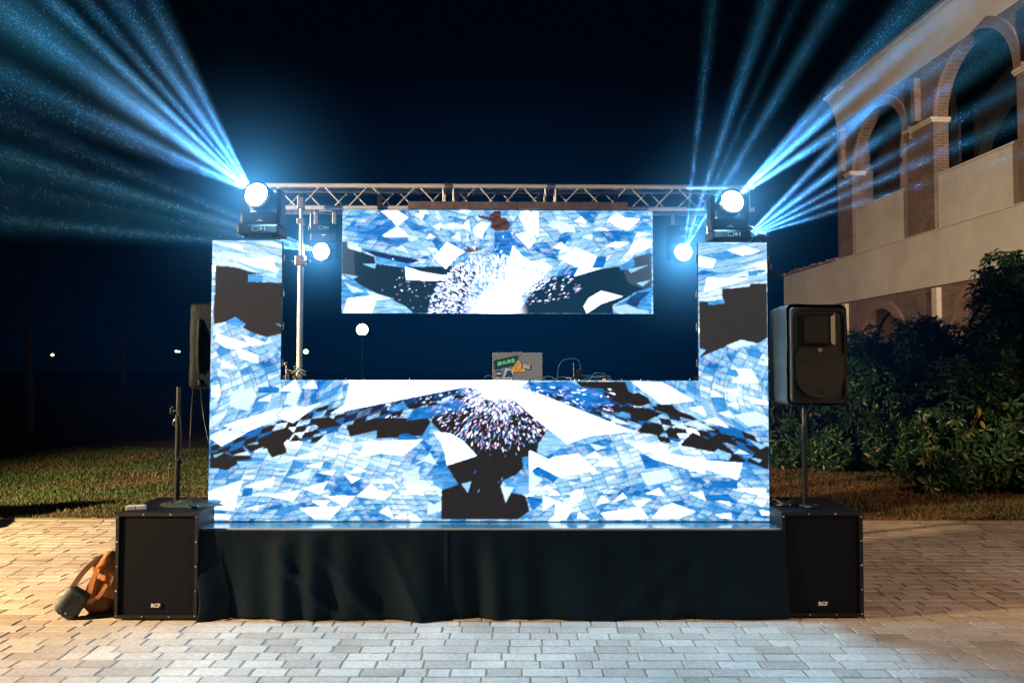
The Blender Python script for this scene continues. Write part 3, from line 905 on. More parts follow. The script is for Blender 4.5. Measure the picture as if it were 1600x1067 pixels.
fp('E', W_, [(120, 570), (260, 545), (545, 590), (535, 692)]); fp('E', W_, [(545, 595), (810, 615), (775, 735), (540, 655)])
fp('E', S_, [(60, 540), (120, 560), (200, 600), (205, 640), (110, 660)], 1, .4)
fp('E', S_, [(570, 740), (770, 740), (770, 800), (600, 790)], 1, .3); fp('E', S_, [(530, 845), (700, 840), (795, 910), (550, 880)], 1, .4)
fp('E', P_, [(70, 690), (275, 655), (310, 735), (120, 780)]); fp('E', W_, [(290, 775), (380, 795), (320, 812)])
fp('E', W_, [(105, 835), (205, 795), (245, 850)]); fp('E', W_, [(425, 830), (515, 820), (540, 885)])
fp('E', W_, [(215, 940), (300, 905), (470, 965), (340, 1015), (150, 1015)]); fp('E', W_, [(0, 940), (70, 935), (130, 1015), (0, 1020)])
fp('E', W_, [(780, 795), (980, 800), (980, 860), (860, 830)]); fp('E', W_, [(10, 890), (145, 875), (60, 935)])
fp('E', W_, [(620, 885), (715, 895), (725, 925)]); fp('E', W_, [(610, 985), (720, 975), (730, 1015), (650, 1010)]); fp('E', W_, [(930, 950), (1000, 965), (1000, 990), (945, 990)])
fp('E', W_, [(740, 28), (770, 0), (900, 0), (935, 28)])

def sparks(C, cx, cy, n, rmax, a0, a1, pal, rpow=1.0, lmin=2.5, lmax=9, r0=6, wd=0.95):
    for _ in range(n):
        r = r0 + (rmax - r0) * random.random() ** rpow
        a = random.uniform(a0, a1)
        x = cx + r * math.cos(a); y = cy + r * math.sin(a) * 0.9
        l = random.uniform(lmin, lmax) * (0.5 + 0.7 * r / rmax); w = random.uniform(0.35, wd)
        b = a + random.uniform(-0.3, 0.3)
        ux, uy = math.cos(b), math.sin(b)
        c = random.choice(pal)
        C.poly('P', c, [(x - ux * l / 2, y - uy * l / 2), (x - uy * w, y + ux * w), (x + ux * l / 2, y + uy * l / 2), (x + uy * w, y - ux * w)])
VIO = np.array([0.75, 0.55, 1.3]); WS = np.array([2.0, 2.1, 2.6]); BL = np.array([0.25, 0.6, 1.3]); PK = np.array([0.9, 0.5, 0.85])
pal_s = [VIO, WS, BL, BL, PK, WS]
sparks(front, 782, 600, 950, 115, R(25), R(165), pal_s, 0.9)
sparks(front, 782, 600, 420, 60, R(10), R(175), [WS, WS, VIO, BL], 0.8)
sparks(front, 782, 598, 110, 190, R(160), R(176), [BL, WS, M_], 0.8)
sparks(front, 790, 596, 160, 170, R(4), R(22), [VIO, WS, S_, M_], 0.8, 4, 14)
sparks(front, 782, 600, 70, 190, R(60), R(130), [S_, BL, V_], 0.7)
d = np.hypot((front.X - 782) / 1.6, (front.Y - 600))
front.a += (np.clip(1 - d / 30, 0, 1) ** 1.5)[..., None] * np.array([4, 4, 4.6])

upper = Canvas(533, 322, 1028, 496)
X, Y = upper.X, upper.Y
Xm = np.where(X < 780, X, 1560 - X)
wob = 5 * np.sin(X / 37.0) + 4 * np.sin(Y / 21.0 + X / 60.0)
B1 = tiles(Xm + 0.8 * Y + wob, Y - 0.18 * Xm + 6 * np.sin(Xm / 50.0), 19, 8, 41, PAL, .9)
B2 = tiles(Xm - 0.7 * Y + wob, Y - 0.10 * Xm + 8 * np.sin(Xm / 40.0), 17, 10, 51, PAL2, .7)
upper.a[:] = np.where((vnoise(X / 60, Y / 34, 2) > 0.5)[..., None], B1, B2)
dirtfx(upper, 0.28)
up = upper.poly
up('G', T_, [(42, 340), (85, 340), (95, 395), (215, 435), (340, 480), (350, 545), (600, 580), (800, 575), (1180, 560), (1280, 620), (1200, 900), (1140, 1010), (700, 1010), (520, 890), (250, 800), (42, 640)])
up('G', G_, [(42, 340), (85, 340), (95, 395), (150, 420), (160, 680), (42, 640)], .55)
up('G', V_, [(215, 405), (500, 460), (720, 500), (760, 520), (640, 545), (480, 510), (340, 475)], 1, .4)
up('G', M_, [(345, 475), (500, 510), (640, 545), (510, 555), (355, 548)], .9, .5)
up('G', L_, [(220, 545), (355, 550), (345, 592)])
up('G', W_, [(625, 575), (780, 620), (950, 648), (1080, 650), (930, 705), (635, 698)])
up('G', L_, [(48, 640), (190, 665), (140, 695)]); up('G', M_, [(48, 690), (150, 700), (220, 750), (320, 800), (400, 850), (48, 880)], 1, .5)
up('G', P_, [(265, 795), (525, 875), (350, 900)]); up('G', P_, [(60, 720), (200, 780), (250, 810), (140, 820)], .8)
up('G', W_, [(95, 870), (320, 845), (352, 920), (320, 1008), (55, 1008)])
up('G', L_, [(350, 905), (520, 890), (640, 950), (700, 1005), (330, 1005)], 1, .5)
up('G', W_, [(410, 280), (555, 195), (655, 285), (490, 318)]); up('G', W_, [(395, 50), (550, 45), (650, 110), (550, 195), (480, 120)])
up('G', W_, [(1010, 340), (1180, 430), (1090, 490), (1005, 595), (890, 490)])
up('G', W_, [(710, 90), (810, 45), (780, 130)]); up('G', W_, [(1140, 200), (1215, 130), (1225, 235)]); up('G', W_, [(1060, 295), (1125, 245), (1140, 325)])
up('G', W_, [(820, 310), (850, 262), (905, 295)]); up('G', W_, [(880, 195), (960, 160), (940, 230)]); up('G', W_, [(1020, 190), (1080, 150), (1070, 225)])
up('G', W_, [(1255, 210), (1330, 150), (1420, 160), (1360, 240), (1340, 310), (1270, 280)], .7); up('G', P_, [(85, 360), (215, 395), (215, 438), (95, 400)])
up('G', S_, [(310, 230), (500, 130), (520, 180), (420, 250)], .9, .4); up('G', S_, [(380, 290), (640, 290), (660, 330), (560, 390), (430, 350)], .9, .4)
up('G', S_, [(640, 180), (800, 190), (860, 210), (700, 240)], .9, .4)
BR = np.array([0.08, 0.035, 0.022])
up('G', BR, [(1300, 85), (1400, 100), (1450, 50), (1512, 45), (1512, 240), (1420, 210), (1430, 140), (1370, 130), (1310, 110)], 1, .8)
up('G', BR, [(1170, 370), (1230, 390), (1360, 400), (1270, 430), (1190, 440)], .9, .8)
up('H', BR, [(0, 45), (60, 50), (45, 110), (100, 110), (150, 160), (130, 230), (0, 235)], 1, .8)
up('H', S_, [(0, 245), (130, 235), (190, 330), (265, 365), (240, 390), (170, 360), (130, 470), (0, 470)], .95, .9)
up('H', T_, [(330, 770), (450, 670), (600, 660), (760, 650), (930, 600), (1170, 560), (1300, 480), (1462, 440), (1465, 800), (1300, 820), (1100, 930), (1110, 1010), (200, 1010), (300, 900)])
up('H', G_, [(1300, 470), (1470, 440), (1470, 800), (1250, 720), (1200, 600)], .6)
up('H', M_, [(1165, 560), (1300, 480), (1310, 555), (1250, 590), (1180, 600)], .9, .4)
up('H', L_, [(1240, 590), (1440, 550), (1275, 625)]); up('H', L_, [(1325, 720), (1465, 690), (1380, 748)], 1, .4)
up('H', M_, [(1240, 870), (1300, 810), (1465, 760), (1465, 1005), (1150, 1005), (1110, 940)], 1, .6)
up('H', V_, [(1230, 890), (1330, 810), (1465, 800), (1370, 870), (1330, 945), (1235, 940)], .9, .4)
up('H', P_, [(1110, 940), (1240, 920), (1330, 960), (1440, 980), (1440, 1005), (1140, 1005)], .6)
up('H', W_, [(830, 940), (880, 860), (995, 795), (1200, 845), (1000, 915), (860, 1005)])
up('H', W_, [(145, 500), (175, 370), (265, 475), (330, 515), (440, 515), (540, 570), (400, 700), (200, 900), (130, 1005), (-200, 1005), (100, 690)])
up('H', W_, [(225, 90), (350, 55), (412, 50), (412, 290), (300, 225)]); up('H', W_, [(200, 265), (330, 235), (390, 325), (320, 400)])
up('H', W_, [(620, 490), (755, 385), (955, 470), (905, 590), (760, 570)]); up('H', W_, [(740, 660), (785, 580), (920, 580), (1010, 580)])
up('H', W_, [(1060, 120), (1140, 60), (1220, 105), (1360, 115), (1250, 225), (1130, 185)]); up('H', P_, [(485, 180), (600, 130), (740, 185), (760, 250), (640, 240)])
up('H', W_, [(745, 140), (815, 95), (860, 165)]); up('H', W_, [(545, 390), (625, 335), (705, 420)]); up('H', W_, [(1030, 380), (1130, 330), (1265, 345), (1160, 385)])
up('H', W_, [(1240, 450), (1300, 330), (1465, 310), (1465, 380), (1370, 420)]); up('H', W_, [(1310, 290), (1340, 245), (1465, 255)]); up('H', W_, [(940, 215), (1010, 200), (1070, 230)])
up('H', S_, [(910, 575), (960, 470), (1050, 470), (1015, 578)], 1, .4); up('H', S_, [(660, 640), (720, 575), (780, 575), (740, 630)], 1, .4); up('H', S_, [(560, 340), (690, 265), (730, 300), (640, 330)], 1, .5)
sparks(upper, 778, 492, 2300, 105, R(180), R(325), [WS, WS, BL, W_, S_, VIO, WS], 0.6, 2.5, 8, 4, 1.0)
sparks(upper, 778, 492, 260, 150, R(225), R(300), [WS, BL, S_, V_, M_], 0.7)
sparks(upper, 778, 492, 120, 190, R(185), R(215), [WS, BL, L_, PK], 1.2, 2, 5)
sparks(upper, 778, 492, 110, 140, R(322), R(345), [WS, BL, L_, PK], 1.0, 4, 10)
d = np.hypot((upper.X - 783) / 1.1, (upper.Y - 492) * 0.8)
upper.a += (np.clip(1 - d / 42, 0, 1) ** 1.3)[..., None] * np.array([4, 4, 4.4])

def sample(C, px, py):
    """mean of a small neighbourhood of canvas cells"""
    out = 0
    for ox in (-0.5, 0.5):
        for oy in (-0.5, 0.5):
            i = np.clip(((px + ox * 0.9 - C.x0) * SS).astype(int), 0, C.w - 1)
            j = np.clip(((py + oy * 0.9 - C.y0) * SS).astype(int), 0, C.h - 1)
            out = out + C.a[j, i]
    return out / 4

# shared cabinet meshes
def cabinet_mesh():
    m = MB()
    m.box(-0.2498, 0.2498, 0.003, 0.03, 0.0002, 0.4998)
    m.cbox(-0.235, 0.235, 0.03, 0.075, 0.02, 0.48, 0.012)
    m.box(-0.08, 0.08, 0.075, 0.10, 0.14, 0.36)
    return m.mesh('housing', M['black_plastic'])
CAB = cabinet_mesh()
latch_m = MB().cbox(-0.006, 0.010, 0.012, 0.04, -0.022, 0.022, 0.004).tube((0.006, 0.02, -0.02), (0.006, 0.02, 0.035), 0.004).mesh('latch', M['steel'])
ND = 84
def display_mesh(C, fx, fy):
    """fx, fy: local metres -> photo pixels"""
    t = np.linspace(0, 1, ND + 1)
    A, B = np.meshgrid(-0.24995 + 0.4999 * t, 0.00005 + 0.4999 * t)
    v = np.stack([A.ravel(), np.zeros(A.size), B.ravel()], 1)
    i = np.arange(ND * ND); r = i // ND; c = i % ND
    a = r * (ND + 1) + c
    idx = np.stack([a, a + 1, a + 2 + ND, a + 1 + ND], 1).ravel()
    me = np_mesh('display', v, 4, idx, M['screen'])
    colr = sample(C, fx(v[:, 0]), fy(v[:, 2]))
    at = me.color_attributes.new('picture', 'FLOAT_COLOR', 'POINT')
    colr = colr * (1 + rng.normal(0, 0.06, (len(v), 1)))
    rgba = np.ones((len(v), 4), dtype=np.float32); rgba[:, :3] = colr
    at.data.foreach_set('color', rgba.ravel())
    return me

STAGE_H = 0.60
LW = 0.215       # LED wall face behind the stage front
wall = rig('led_wall', 'large U shaped video wall of blue and white shards standing on the black stage', 'video wall', 0.0, LW, STAGE_H + 0.006)
sx = 217.3
def front_panel(cx, z0, latches=()):
    p = obj('panel', CAB, wall, (cx, 0, z0))
    me = display_mesh(front, lambda x: 766.3 + (cx + x) * sx, lambda z: 812.6 - (z0 + z) * 219.5)
    obj('display', me, p, (0, 0, 0.0))
    for s in latches:
        for zz in (0.12, 0.38):
            l = obj('latch', latch_m, p, (s * 0.25, 0.0, zz))
            if s < 0: l.rotation_euler = (0, 0, 0); l.scale = (-1, 1, 1)
    return p
for i in range(8):
    for j in range(2):
        front_panel(-1.75 + 0.5 * i, 0.5 * j)
for j in range(2, 4):
    front_panel(-1.75, 0.5 * j, (1,)); front_panel(1.75, 0.5 * j, (-1,))
UD = 7.07
uw = rig('led_screen', 'wide video screen of blue shards and white sparks hanging under the truss', 'video screen', rx(780.5, UD), UD - 5.07, 2.215)
for i in range(6):
    for j in range(2):
        cx = -1.25 + 0.5 * i; z0 = 0.5 * j
        p = obj('panel', CAB, uw, (cx, 0, z0))
        me = display_mesh(upper, lambda x: 780.5 + (cx + x) * 162.6, lambda z: 490.2 - (z0 + z) * 163.6)
        obj('display', me, p)
for xx in (-1.15, -0.4, 0.4, 1.15):
    MB().box(xx - 0.02, xx + 0.02, 0.03, 0.07, 1.0, 1.16).build('hanging_bracket', M['black_paint'], uw)
hb = rig('hanging_bar', 'brown metal bar fixed below the truss above the wide screen', 'bar', rx(812, UD), UD - 5.07 - 0.03, 3.215)
MB().cbox(-1.06, -0.006, 0, 0.06, 0.006, 0.078, 0.004).build('bar_half', M['brown_bar'], hb)
MB().cbox(0.0, 1.06, 0, 0.06, 0.006, 0.078, 0.004).build('bar_half', M['brown_bar'], hb)

# ------------------------------------------------------------------ stage
st = rig('stage_platform', 'low black stage platform under the video wall', 'stage', 0, 0, 0)
for s in (-1, 1):
    p = MB().cbox(min(0, s * 1.998) + 0.003, max(0, s * 1.998) - 0.003, 0.0, 1.0, STAGE_H - 0.06, STAGE_H, 0.004).build('deck', M['deck'], st)
    for xx in (0.06, 1.92):
        for yy in (0.08, 0.94):
            MB().tube((s * xx, yy, 0), (s * xx, yy, STAGE_H - 0.06), 0.024).build('leg', M['alu'], st)
MB().box(-2.0, 2.0, -0.008, -0.002, STAGE_H - 0.05, STAGE_H + 0.004).build('edge_strip', M['alu'], st)

def skirt():
    nx, nz = 420, 60
    x = np.linspace(-2.0, 2.02, nx); z = np.linspace(0.0, 1.0, nz)
    Xg, Zg = np.meshgrid(x, z)
    top = Zg ** 2.2
    u = Xg
    fold = (0.016 * np.sin(u * 9 + 1.5 * np.sin(u * 3.1)) + 0.009 * np.sin(u * 21 + 2 * np.sin(u * 5) + Zg) + 0.012 * np.sin(u * 4.2 - 1.7 + Zg * 1.5))
    left = 1 / (1 + np.exp((u - 0.1) * 3))
    amp = (0.55 + 1.35 * left) * (1 - top)
    diag = 0.010 * np.exp(-((u - 1.75 + 0.55 * (1 - Zg)) / 0.10) ** 2) + 0.008 * np.exp(-((u - 1.55 + 0.7 * (1 - Zg)) / 0.07) ** 2)
    diag += 0.012 * np.exp(-((u + 0.75 + 0.5 * Zg) / 0.06) ** 2) + 0.010 * np.exp(-((u + 1.0 + 0.6 * Zg) / 0.05) ** 2) + 0.010 * np.exp(-((u + 0.45 + 0.3 * Zg) / 0.05) ** 2)
    seam = -0.006 * np.exp(-((u + 0.28) / 0.012) ** 2)
    Yg = -0.030 - fold * amp - 1.7 * diag * (1 - top) - 0.028 * (1 - Zg) + seam
    ends = np.exp(-(Xg + 2.0) / 0.05) * 0.03 - 0
    Xg = Xg + np.where(Xg > 1.8, 0.02 * (1 - Zg), 0) + np.where(Xg < -1.8, 0.055 * (1 - Zg) * (1 + 0.6 * np.sin(Zg * 6)), 0)
    low = np.where(u > 0.3, 0.002, 0.004) + 0.004 * np.sin(u * 7)
    Zw = low + (STAGE_H - 0.004 - low) * Zg
    v = np.stack([Xg.ravel(), Yg.ravel(), Zw.ravel()], 1)
    i = np.arange((nx - 1) * (nz - 1)); r = i // (nx - 1); c = i % (nx - 1); a = r * nx + c
    idx = np.stack([a, a + 1, a + 1 + nx, a + nx], 1).ravel()
    me = np_mesh('stage_skirt', v, 4, idx, M['skirt'])
    me.polygons.foreach_set('use_smooth', [True] * len(me.polygons))
    return me
sk = thing('stage_skirt', 'black cloth skirt hanging in loose folds along the stage front', 'stage skirt', RM @ Vector((0, 0, 0)), YAW)
fc = obj('cloth', skirt(), sk)
sol = fc.modifiers.new('thick', 'SOLIDIFY'); sol.thickness = 0.003; sol.offset = -1
for s in (-1, 1):
    m = MB()
    vs = []; n = 16
    for k in range(n):
        yy = -0.03 + 1.02 * k / (n - 1)
        o_ = 0.012 * math.sin(k * 1.7)
        vs += [(s * 2.012 + s * (0.02 + o_), yy, 0.005), (s * 2.006, yy, STAGE_H - 0.005)]
    m.add(vs, [(2 * k, 2 * k + 2, 2 * k + 3, 2 * k + 1) for k in range(n - 1)], True)
    e = m.build('side_cloth', M['skirt'], sk)
    so = e.modifiers.new('thick', 'SOLIDIFY'); so.thickness = 0.003

# ------------------------------------------------------------------ truss
TD = 7.15
tc_ = 0.2175
tx0 = rx(381, TD); tz_top = 1.7 + (573.6 - 289) / F * TD * 0.999
truss = rig('truss', 'silver aluminium box truss spanning above the stage', 'truss', 0, TD - 5.07, tz_top - tc_)
cr_ = 0.0225
segs = [(tx0, 2.0), (tx0 + 2.0, 1.0), (tx0 + 3.0, 2.0)]
for (x0, L) in segs:
    for yy in (0, tc_):
        for zz in (0, tc_):
            MB().tube((x0 + 0.002, yy, zz), (x0 + L - 0.002, yy, zz), cr_, n=16).build('chord', M['alu'], truss)
    n = int(L / 0.25)
    for face in range(4):
        def fp_(x, t):
            if face == 0: return (x, 0, t * tc_)
            if face == 1: return (x, tc_, (1 - t) * tc_)
            if face == 2: return (x, t * tc_, tc_)
            return (x, (1 - t) * tc_, 0)
        for k in range(n):
            a = x0 + 0.07 + (L - 0.14) * k / n; b = x0 + 0.07 + (L - 0.14) * (k + 1) / n
            ta, tb = (1, 0) if k % 2 else (0, 1)
            MB().tube(fp_(a + 0.012, ta), fp_(b - 0.012, tb), 0.0075, n=8, caps=False).build('brace', M['alu'], truss)
    for xx in (x0 + 0.05, x0 + L - 0.05):
        for yy in (0, tc_):
            MB().tube((xx, yy, 0), (xx, yy, tc_), 0.0095, n=8, caps=False).build('post', M['alu'], truss)
for xj in (tx0 + 2.0, tx0 + 3.0):
    for yy in (0, tc_):
        for zz in (0, tc_):
            MB().tube((xj - 0.035, yy, zz), (xj + 0.035, yy, zz), 0.028, n=14).tube((xj - 0.02, yy, zz - 0.036), (xj - 0.02, yy, zz + 0.036), 0.005, n=6).tube((xj + 0.02, yy - 0.03, zz - 0.0), (xj + 0.02, yy + 0.03, zz), 0.005, n=6).build('coupler', M['steel'], truss)
# cable lying along the truss
ca = rig('truss_cable', 'thin black cable sagging along the inside of the truss', 'cable', 0, TD - 5.07 + 0.1, tz_top - 0.02)
pts = []
for k in range(120):
    xx = tx0 + 0.1 + 4.8 * k / 119
    pts.append((xx, 0.03 * math.sin(xx * 3), -0.035 - 0.02 * math.sin(xx * 5.1) ** 2))
MB().path(pts, 0.006).build('cable', M['rubber'], ca)

def lift(px, label, D):
    x = rx(px, D)
    t = rig('lifting_stand', label, 'stand', x, D - 5.07, 0)
    MB().tube((0, 0, 0.1), (0, 0, 1.62), 0.031, n=20).build('lower_tube', M['alu'], t)
    MB().tube((0, 0, 1.62), (0, 0, 2.72), 0.029, 0.028, n=20).build('middle_tube', M['alu'], t)
    MB().tube((0, 0, 2.72), (0, 0, 3.29), 0.018, n=16).build('upper_tube', M['alu'], t)
    MB().cbox(-0.045, 0.045, -0.045, 0.045, 2.66, 2.75, 0.008).tube((-0.09, 0, 2.70), (0.09, 0, 2.70), 0.010).tube((0.03, -0.02, 2.75), (0.03, -0.02, 2.86), 0.008).build('collar', M['steel'], t)
    MB().cbox(-0.035, 0.035, -0.035, 0.035, 3.05, 3.11, 0.005).cbox(-0.03, 0.03, -0.04, 0.03, 3.2, 3.31, 0.006).tube((-0.07, 0, 3.18), (0.11, 0, 3.18), 0.012).tube((0.09, 0, 3.02), (0.09, 0, 3.18), 0.007).build('top_clamp', M['steel'], t)
    w = MB().cbox(-0.14, -0.04, -0.06, 0.05, 1.5, 1.62, 0.01).build('winch', M['black_paint'], t)
    MB().tube((-0.09, -0.06, 1.56), (-0.09, -0.12, 1.56), 0.008).tube((-0.09, -0.12, 1.56), (-0.09, -0.12, 1.72), 0.008).sphere((-0.09, -0.14, 1.73), 0.018, 10, 6).build('crank', M['steel'], w)
    for k in range(4):
        a = R(45 + 90 * k)
        MB().tube((0.03 * math.cos(a), 0.03 * math.sin(a), 0.28), (0.72 * math.cos(a), 0.72 * math.sin(a), 0.02), 0.02).build('leg', M['alu'], t)
    return t
lift(472, 'tall silver telescopic stand under the left end of the truss', 6.98)
lift(1112, 'silver telescopic stand hidden behind the right video column', 6.98)

# ------------------------------------------------------------------ moving heads
def icons(m, cx, z, s, y):
    # little control panel: screen frame, four way keys, round button
    w = 0.0022
    for (a, b, c, d) in ((-.055, -.015, .013, .0145), (-.055, -.015, -.0145, -.013), (-.0565, -.055, -.0145, .0145), (-.015, -.0135, -.0145, .0145)):
        m.box(cx + a * s, cx + b * s, y - 0.002, y, z + c, z + d)
    for (a, b) in ((0, 0), (.009, 0), (-.009, 0), (0, .009), (0, -.009)):
        m.box(cx + (.006 + a) * s - .003, cx + (.006 + a) * s + .003, y - 0.002, y, z + b - .003, z + b + .003)
    for b in (-.01, 0, .01):
        m.box(cx + .035 * s - .003, cx + .035 * s + .003, y - 0.002, y, z + b - .003, z + b + .003)
def moving_head(t, d, flip=False, k=1.0):
    """base at the root, yoke up (down when flipped), lamp head looking along d"""
    s = -1 if flip else 1
    S = Matrix.Scale(s, 4, (0, 0, 1))
    b = MB().cbox(-0.15 * k, 0.15 * k, -0.12 * k, 0.12 * k, min(0.012 * s, s * 0.085 * k), max(0.012 * s, s * 0.085 * k), 0.014).build('base', M['black_plastic'], t)
    m = MB(); icons(m, 0.02, s * 0.05 * k, 1.0 * k, -0.12 * k - 0.001)
    m.build('control_panel', M['panel_print'], b)
    m = MB()
    for sx_ in (-1, 1):
        m.cbox(sx_ * 0.105 * k - 0.02, sx_ * 0.105 * k + 0.02, -0.05 * k, 0.05 * k, *sorted((s * 0.0, s * 0.012)), 0.003)
    m.build('foot', M['rubber'], b)
    y0 = MB().cbox(-0.145 * k, 0.145 * k, -0.075 * k, 0.075 * k, *sorted((s * 0.09 * k, s * 0.185 * k)), 0.02)
    for sx_ in (-1, 1):
        poly = [(0.145, 0.12), (0.152, 0.20), (0.150, 0.33), (0.138, 0.36), (0.118, 0.36), (0.115, 0.2), (0.118, 0.12)]
        y0.prism([(sx_ * a * k, s * c * k) for a, c in poly], -0.055 * k, 0.055 * k)
    y0.build('yoke', M['black_plastic'], t)
    MB().prism([(-.008, s * .122 * k), (.008, s * .122 * k), (0, s * .134 * k)], -0.0765 * k, -0.0745 * k).box(-.025, .025, -0.0765 * k, -0.0745 * k, *sorted((s * .115 * k, s * .119 * k))).build('emblem', M['print'], t)
    d = Vector(d).normalized()
    c = Vector((0, 0, s * 0.29 * k))
    # head built along +Z then turned to d with the tilt axis along x
    zq = d; xq = Vector((1, 0, 0)) - zq * zq.x; xq.normalize(); yq = zq.cross(xq)
    Q = Matrix((xq, yq, zq)).transposed().to_4x4(); Q.translation = c
    h = MB()
    h.lathe([(0.0, -0.17), (0.05, -0.17), (0.075, -0.15), (0.088, -0.08), (0.098, 0.0), (0.100, 0.08), (0.100, 0.115), (0.088, 0.128), (0.086, 0.105)], 28, Q @ Matrix.Scale(k, 4))
    h.tube((-0.12 * k, 0, c.z), (0.12 * k, 0, c.z), 0.03 * k)
    hd = h.build('lamp_head', M['black_plastic'], t)
    MB().lathe([(0.099, 0.106), (0.103, 0.11), (0.103, 0.122), (0.096, 0.126)], 28, Q @ Matrix.Scale(k, 4)).build('front_ring', M['lens_ring'], hd)
    prof = [(0.0, 0.128)] + [(0.086 * math.sin(a), 0.108 + 0.02 * math.cos(a)) for a in [i * math.pi / 2 / 6 for i in range(1, 7)]]
    MB().lathe(prof[::-1], 28, Q @ Matrix.Scale(k, 4)).build('lens', M['lensglow'], hd)
    v = MB()
    for a in range(-2, 3):
        v.box(-0.05 * k, 0.05 * k, -0.094 * k, -0.088 * k, (0.0 + a * 0.02) * k, (0.008 + a * 0.02) * k, Q)
    v.build('vent', M['steel'], hd)
    return c + d * 0.15 * k

SPOTS = []
def gobo_light(name, origin, targets, power, label, base=0.02, length=6.5, k=1.8):
    """one projector lamp; its gobo splits the light into rays. targets: (point, half width in degrees, brightness)"""
    o = Vector(origin)
    dirs = [(Vector(t) - o).normalized() for t, w, b in targets]
    ax = Vector((0, 0, 0))
    for d in dirs: ax += d
    ax.normalize()
    half = max(ax.angle(d) + R(w) * 2.2 for d, (t, w, b) in zip(dirs, targets))
    l = bpy.data.lights.new(name, 'SPOT')
    l.energy = power; l.color = BEAM; l.shadow_soft_size = 0.01
    l.spot_size = min(R(120), half * 2 + R(4)); l.spot_blend = 0.15
    l.use_nodes = True
    nt = l.node_tree
    em = nt.nodes['Emission']
    ge = N(nt, 'ShaderNodeNewGeometry')
    inc = N(nt, 'ShaderNodeVectorMath', operation='SCALE'); inc.inputs['Scale'].default_value = -1.0
    tcn = N(nt, 'ShaderNodeTexCoord')
    src = tcn.outputs['Normal']
    ob = bpy.data.objects.new(name, l); col.objects.link(ob)
    ob.location = o
    q = ax.to_track_quat('-Z', 'Y')
    ob.rotation_euler = q.to_euler()
    qi = q.inverted()
    tot = None
    for d, (t, w, b) in zip(dirs, targets):
        ld = qi @ d          # direction inside the lamp
        dp = N(nt, 'ShaderNodeVectorMath', operation='DISTANCE')
        nt.links.new(src, dp.inputs[0]); dp.inputs[1].default_value = ld
        dv = N(nt, 'ShaderNodeMath', operation='DIVIDE'); nt.links.new(dp.outputs['Value'], dv.inputs[0]); dv.inputs[1].default_value = R(w)
        sq = N(nt, 'ShaderNodeMath', operation='POWER'); nt.links.new(dv.outputs[0], sq.inputs[0]); sq.inputs[1].default_value = 2.0
        ng = N(nt, 'ShaderNodeMath', operation='MULTIPLY'); nt.links.new(sq.outputs[0], ng.inputs[0]); ng.inputs[1].default_value = -0.8
        ex = N(nt, 'ShaderNodeMath', operation='EXPONENT'); nt.links.new(ng.outputs[0], ex.inputs[0])
        mu = N(nt, 'ShaderNodeMath', operation='MULTIPLY'); nt.links.new(ex.outputs[0], mu.inputs[0]); mu.inputs[1].default_value = b
        if tot is None: tot = mu
        else:
            ad = N(nt, 'ShaderNodeMath', operation='ADD'); nt.links.new(tot.outputs[0], ad.inputs[0]); nt.links.new(mu.outputs[0], ad.inputs[1]); tot = ad
    ad = N(nt, 'ShaderNodeMath', operation='ADD'); nt.links.new(tot.outputs[0], ad.inputs[0]); ad.inputs[1].default_value = base
    nt.links.new(ad.outputs[0], em.inputs['Strength'])
    for d, (t, w, b) in zip(dirs, targets):
        SPOTS.append((o, d, R(w) * 1.25, int(3800 * min(b, 3) * (0.5 + w / 2))))
    glow_cone(label, o, [(d, R(w), b) for d, (t, w, b) in zip(dirs, targets)], k, length, o.x + 3)  # emissive cone imitating the lit fog along the same rays
    return ob

def head_at(px, py, D, label, flip, d, k=1.0):
    p = pt(px, py, D)
    t = thing('moving_head_light', label, 'stage light', p, YAW, 'moving head stage lights')
    off = moving_head(t, d, flip, k)
    return t, Matrix.Translation(p) @ Matrix.Rotation(YAW, 4, 'Z') @ off
h1, o1 = head_at(410, 373.3, 5.46, 'lit moving head light standing on top of the left video column', False, (-0.12, -0.97, 0.10))
h2, o2 = head_at(1137, 379.3, 5.49, 'lit moving head light standing on top of the right video column', False, (0.02, -0.98, 0.14), 0.95)
h3, o3 = head_at(508, 352, 7.22, 'moving head light hung head down under the left of the truss', True, (-0.10, -0.96, -0.05), 0.95)
h4, o4 = head_at(1064, 353, 7.24, 'moving head light hung head down under the right of the truss', True, (-0.06, -0.96, 0.0), 0.95)
for t in (h3, h4):
    for s in (-1, 1):
        MB().cbox(s * 0.09 - 0.02, s * 0.09 + 0.02, -0.02, 0.02, 0.0, 0.165, 0.005).build('clamp', M['steel'], t)

K = 9000.0
def tg(*L): return [(pt(px, py, D), w, b) for px, py, D, w, b in L]
gobo_light('gobo_beam', o1, tg((255, 40, 4.9, 1.6, 1.0), (200, 20, 4.9, 1.8, 1.6), (150, 20, 4.9, 1.3, 1.2), (85, 10, 4.8, 1.2, 3.0), (20, 30, 4.7, 2.6, 1.7), (-10, 110, 4.8, 2.2, .8), (60, 170, 4.9, 2.0, .35)), K, 'broad fan of self-glowing blue fog rays rising left from the left column light')
gobo_light('gobo_beam', o3, tg((20, 250, 7.0, 1.3, 1.6), (0, 190, 7.0, 1.6, .8), (0, 345, 7.2, 1.5, 1.1), (60, 300, 7.2, 2.6, .5)), K * .8, 'faint self-glowing blue fog rays slanting left from the hanging left light')
gobo_light('gobo_beam', o2, tg((1480, 10, 5.3, 1.5, 2.6), (1420, 10, 5.3, 1.6, 1.2), (1570, 30, 5.0, 1.6, 1.5)), K, 'bright self-glowing blue fog rays rising right from the right column light')
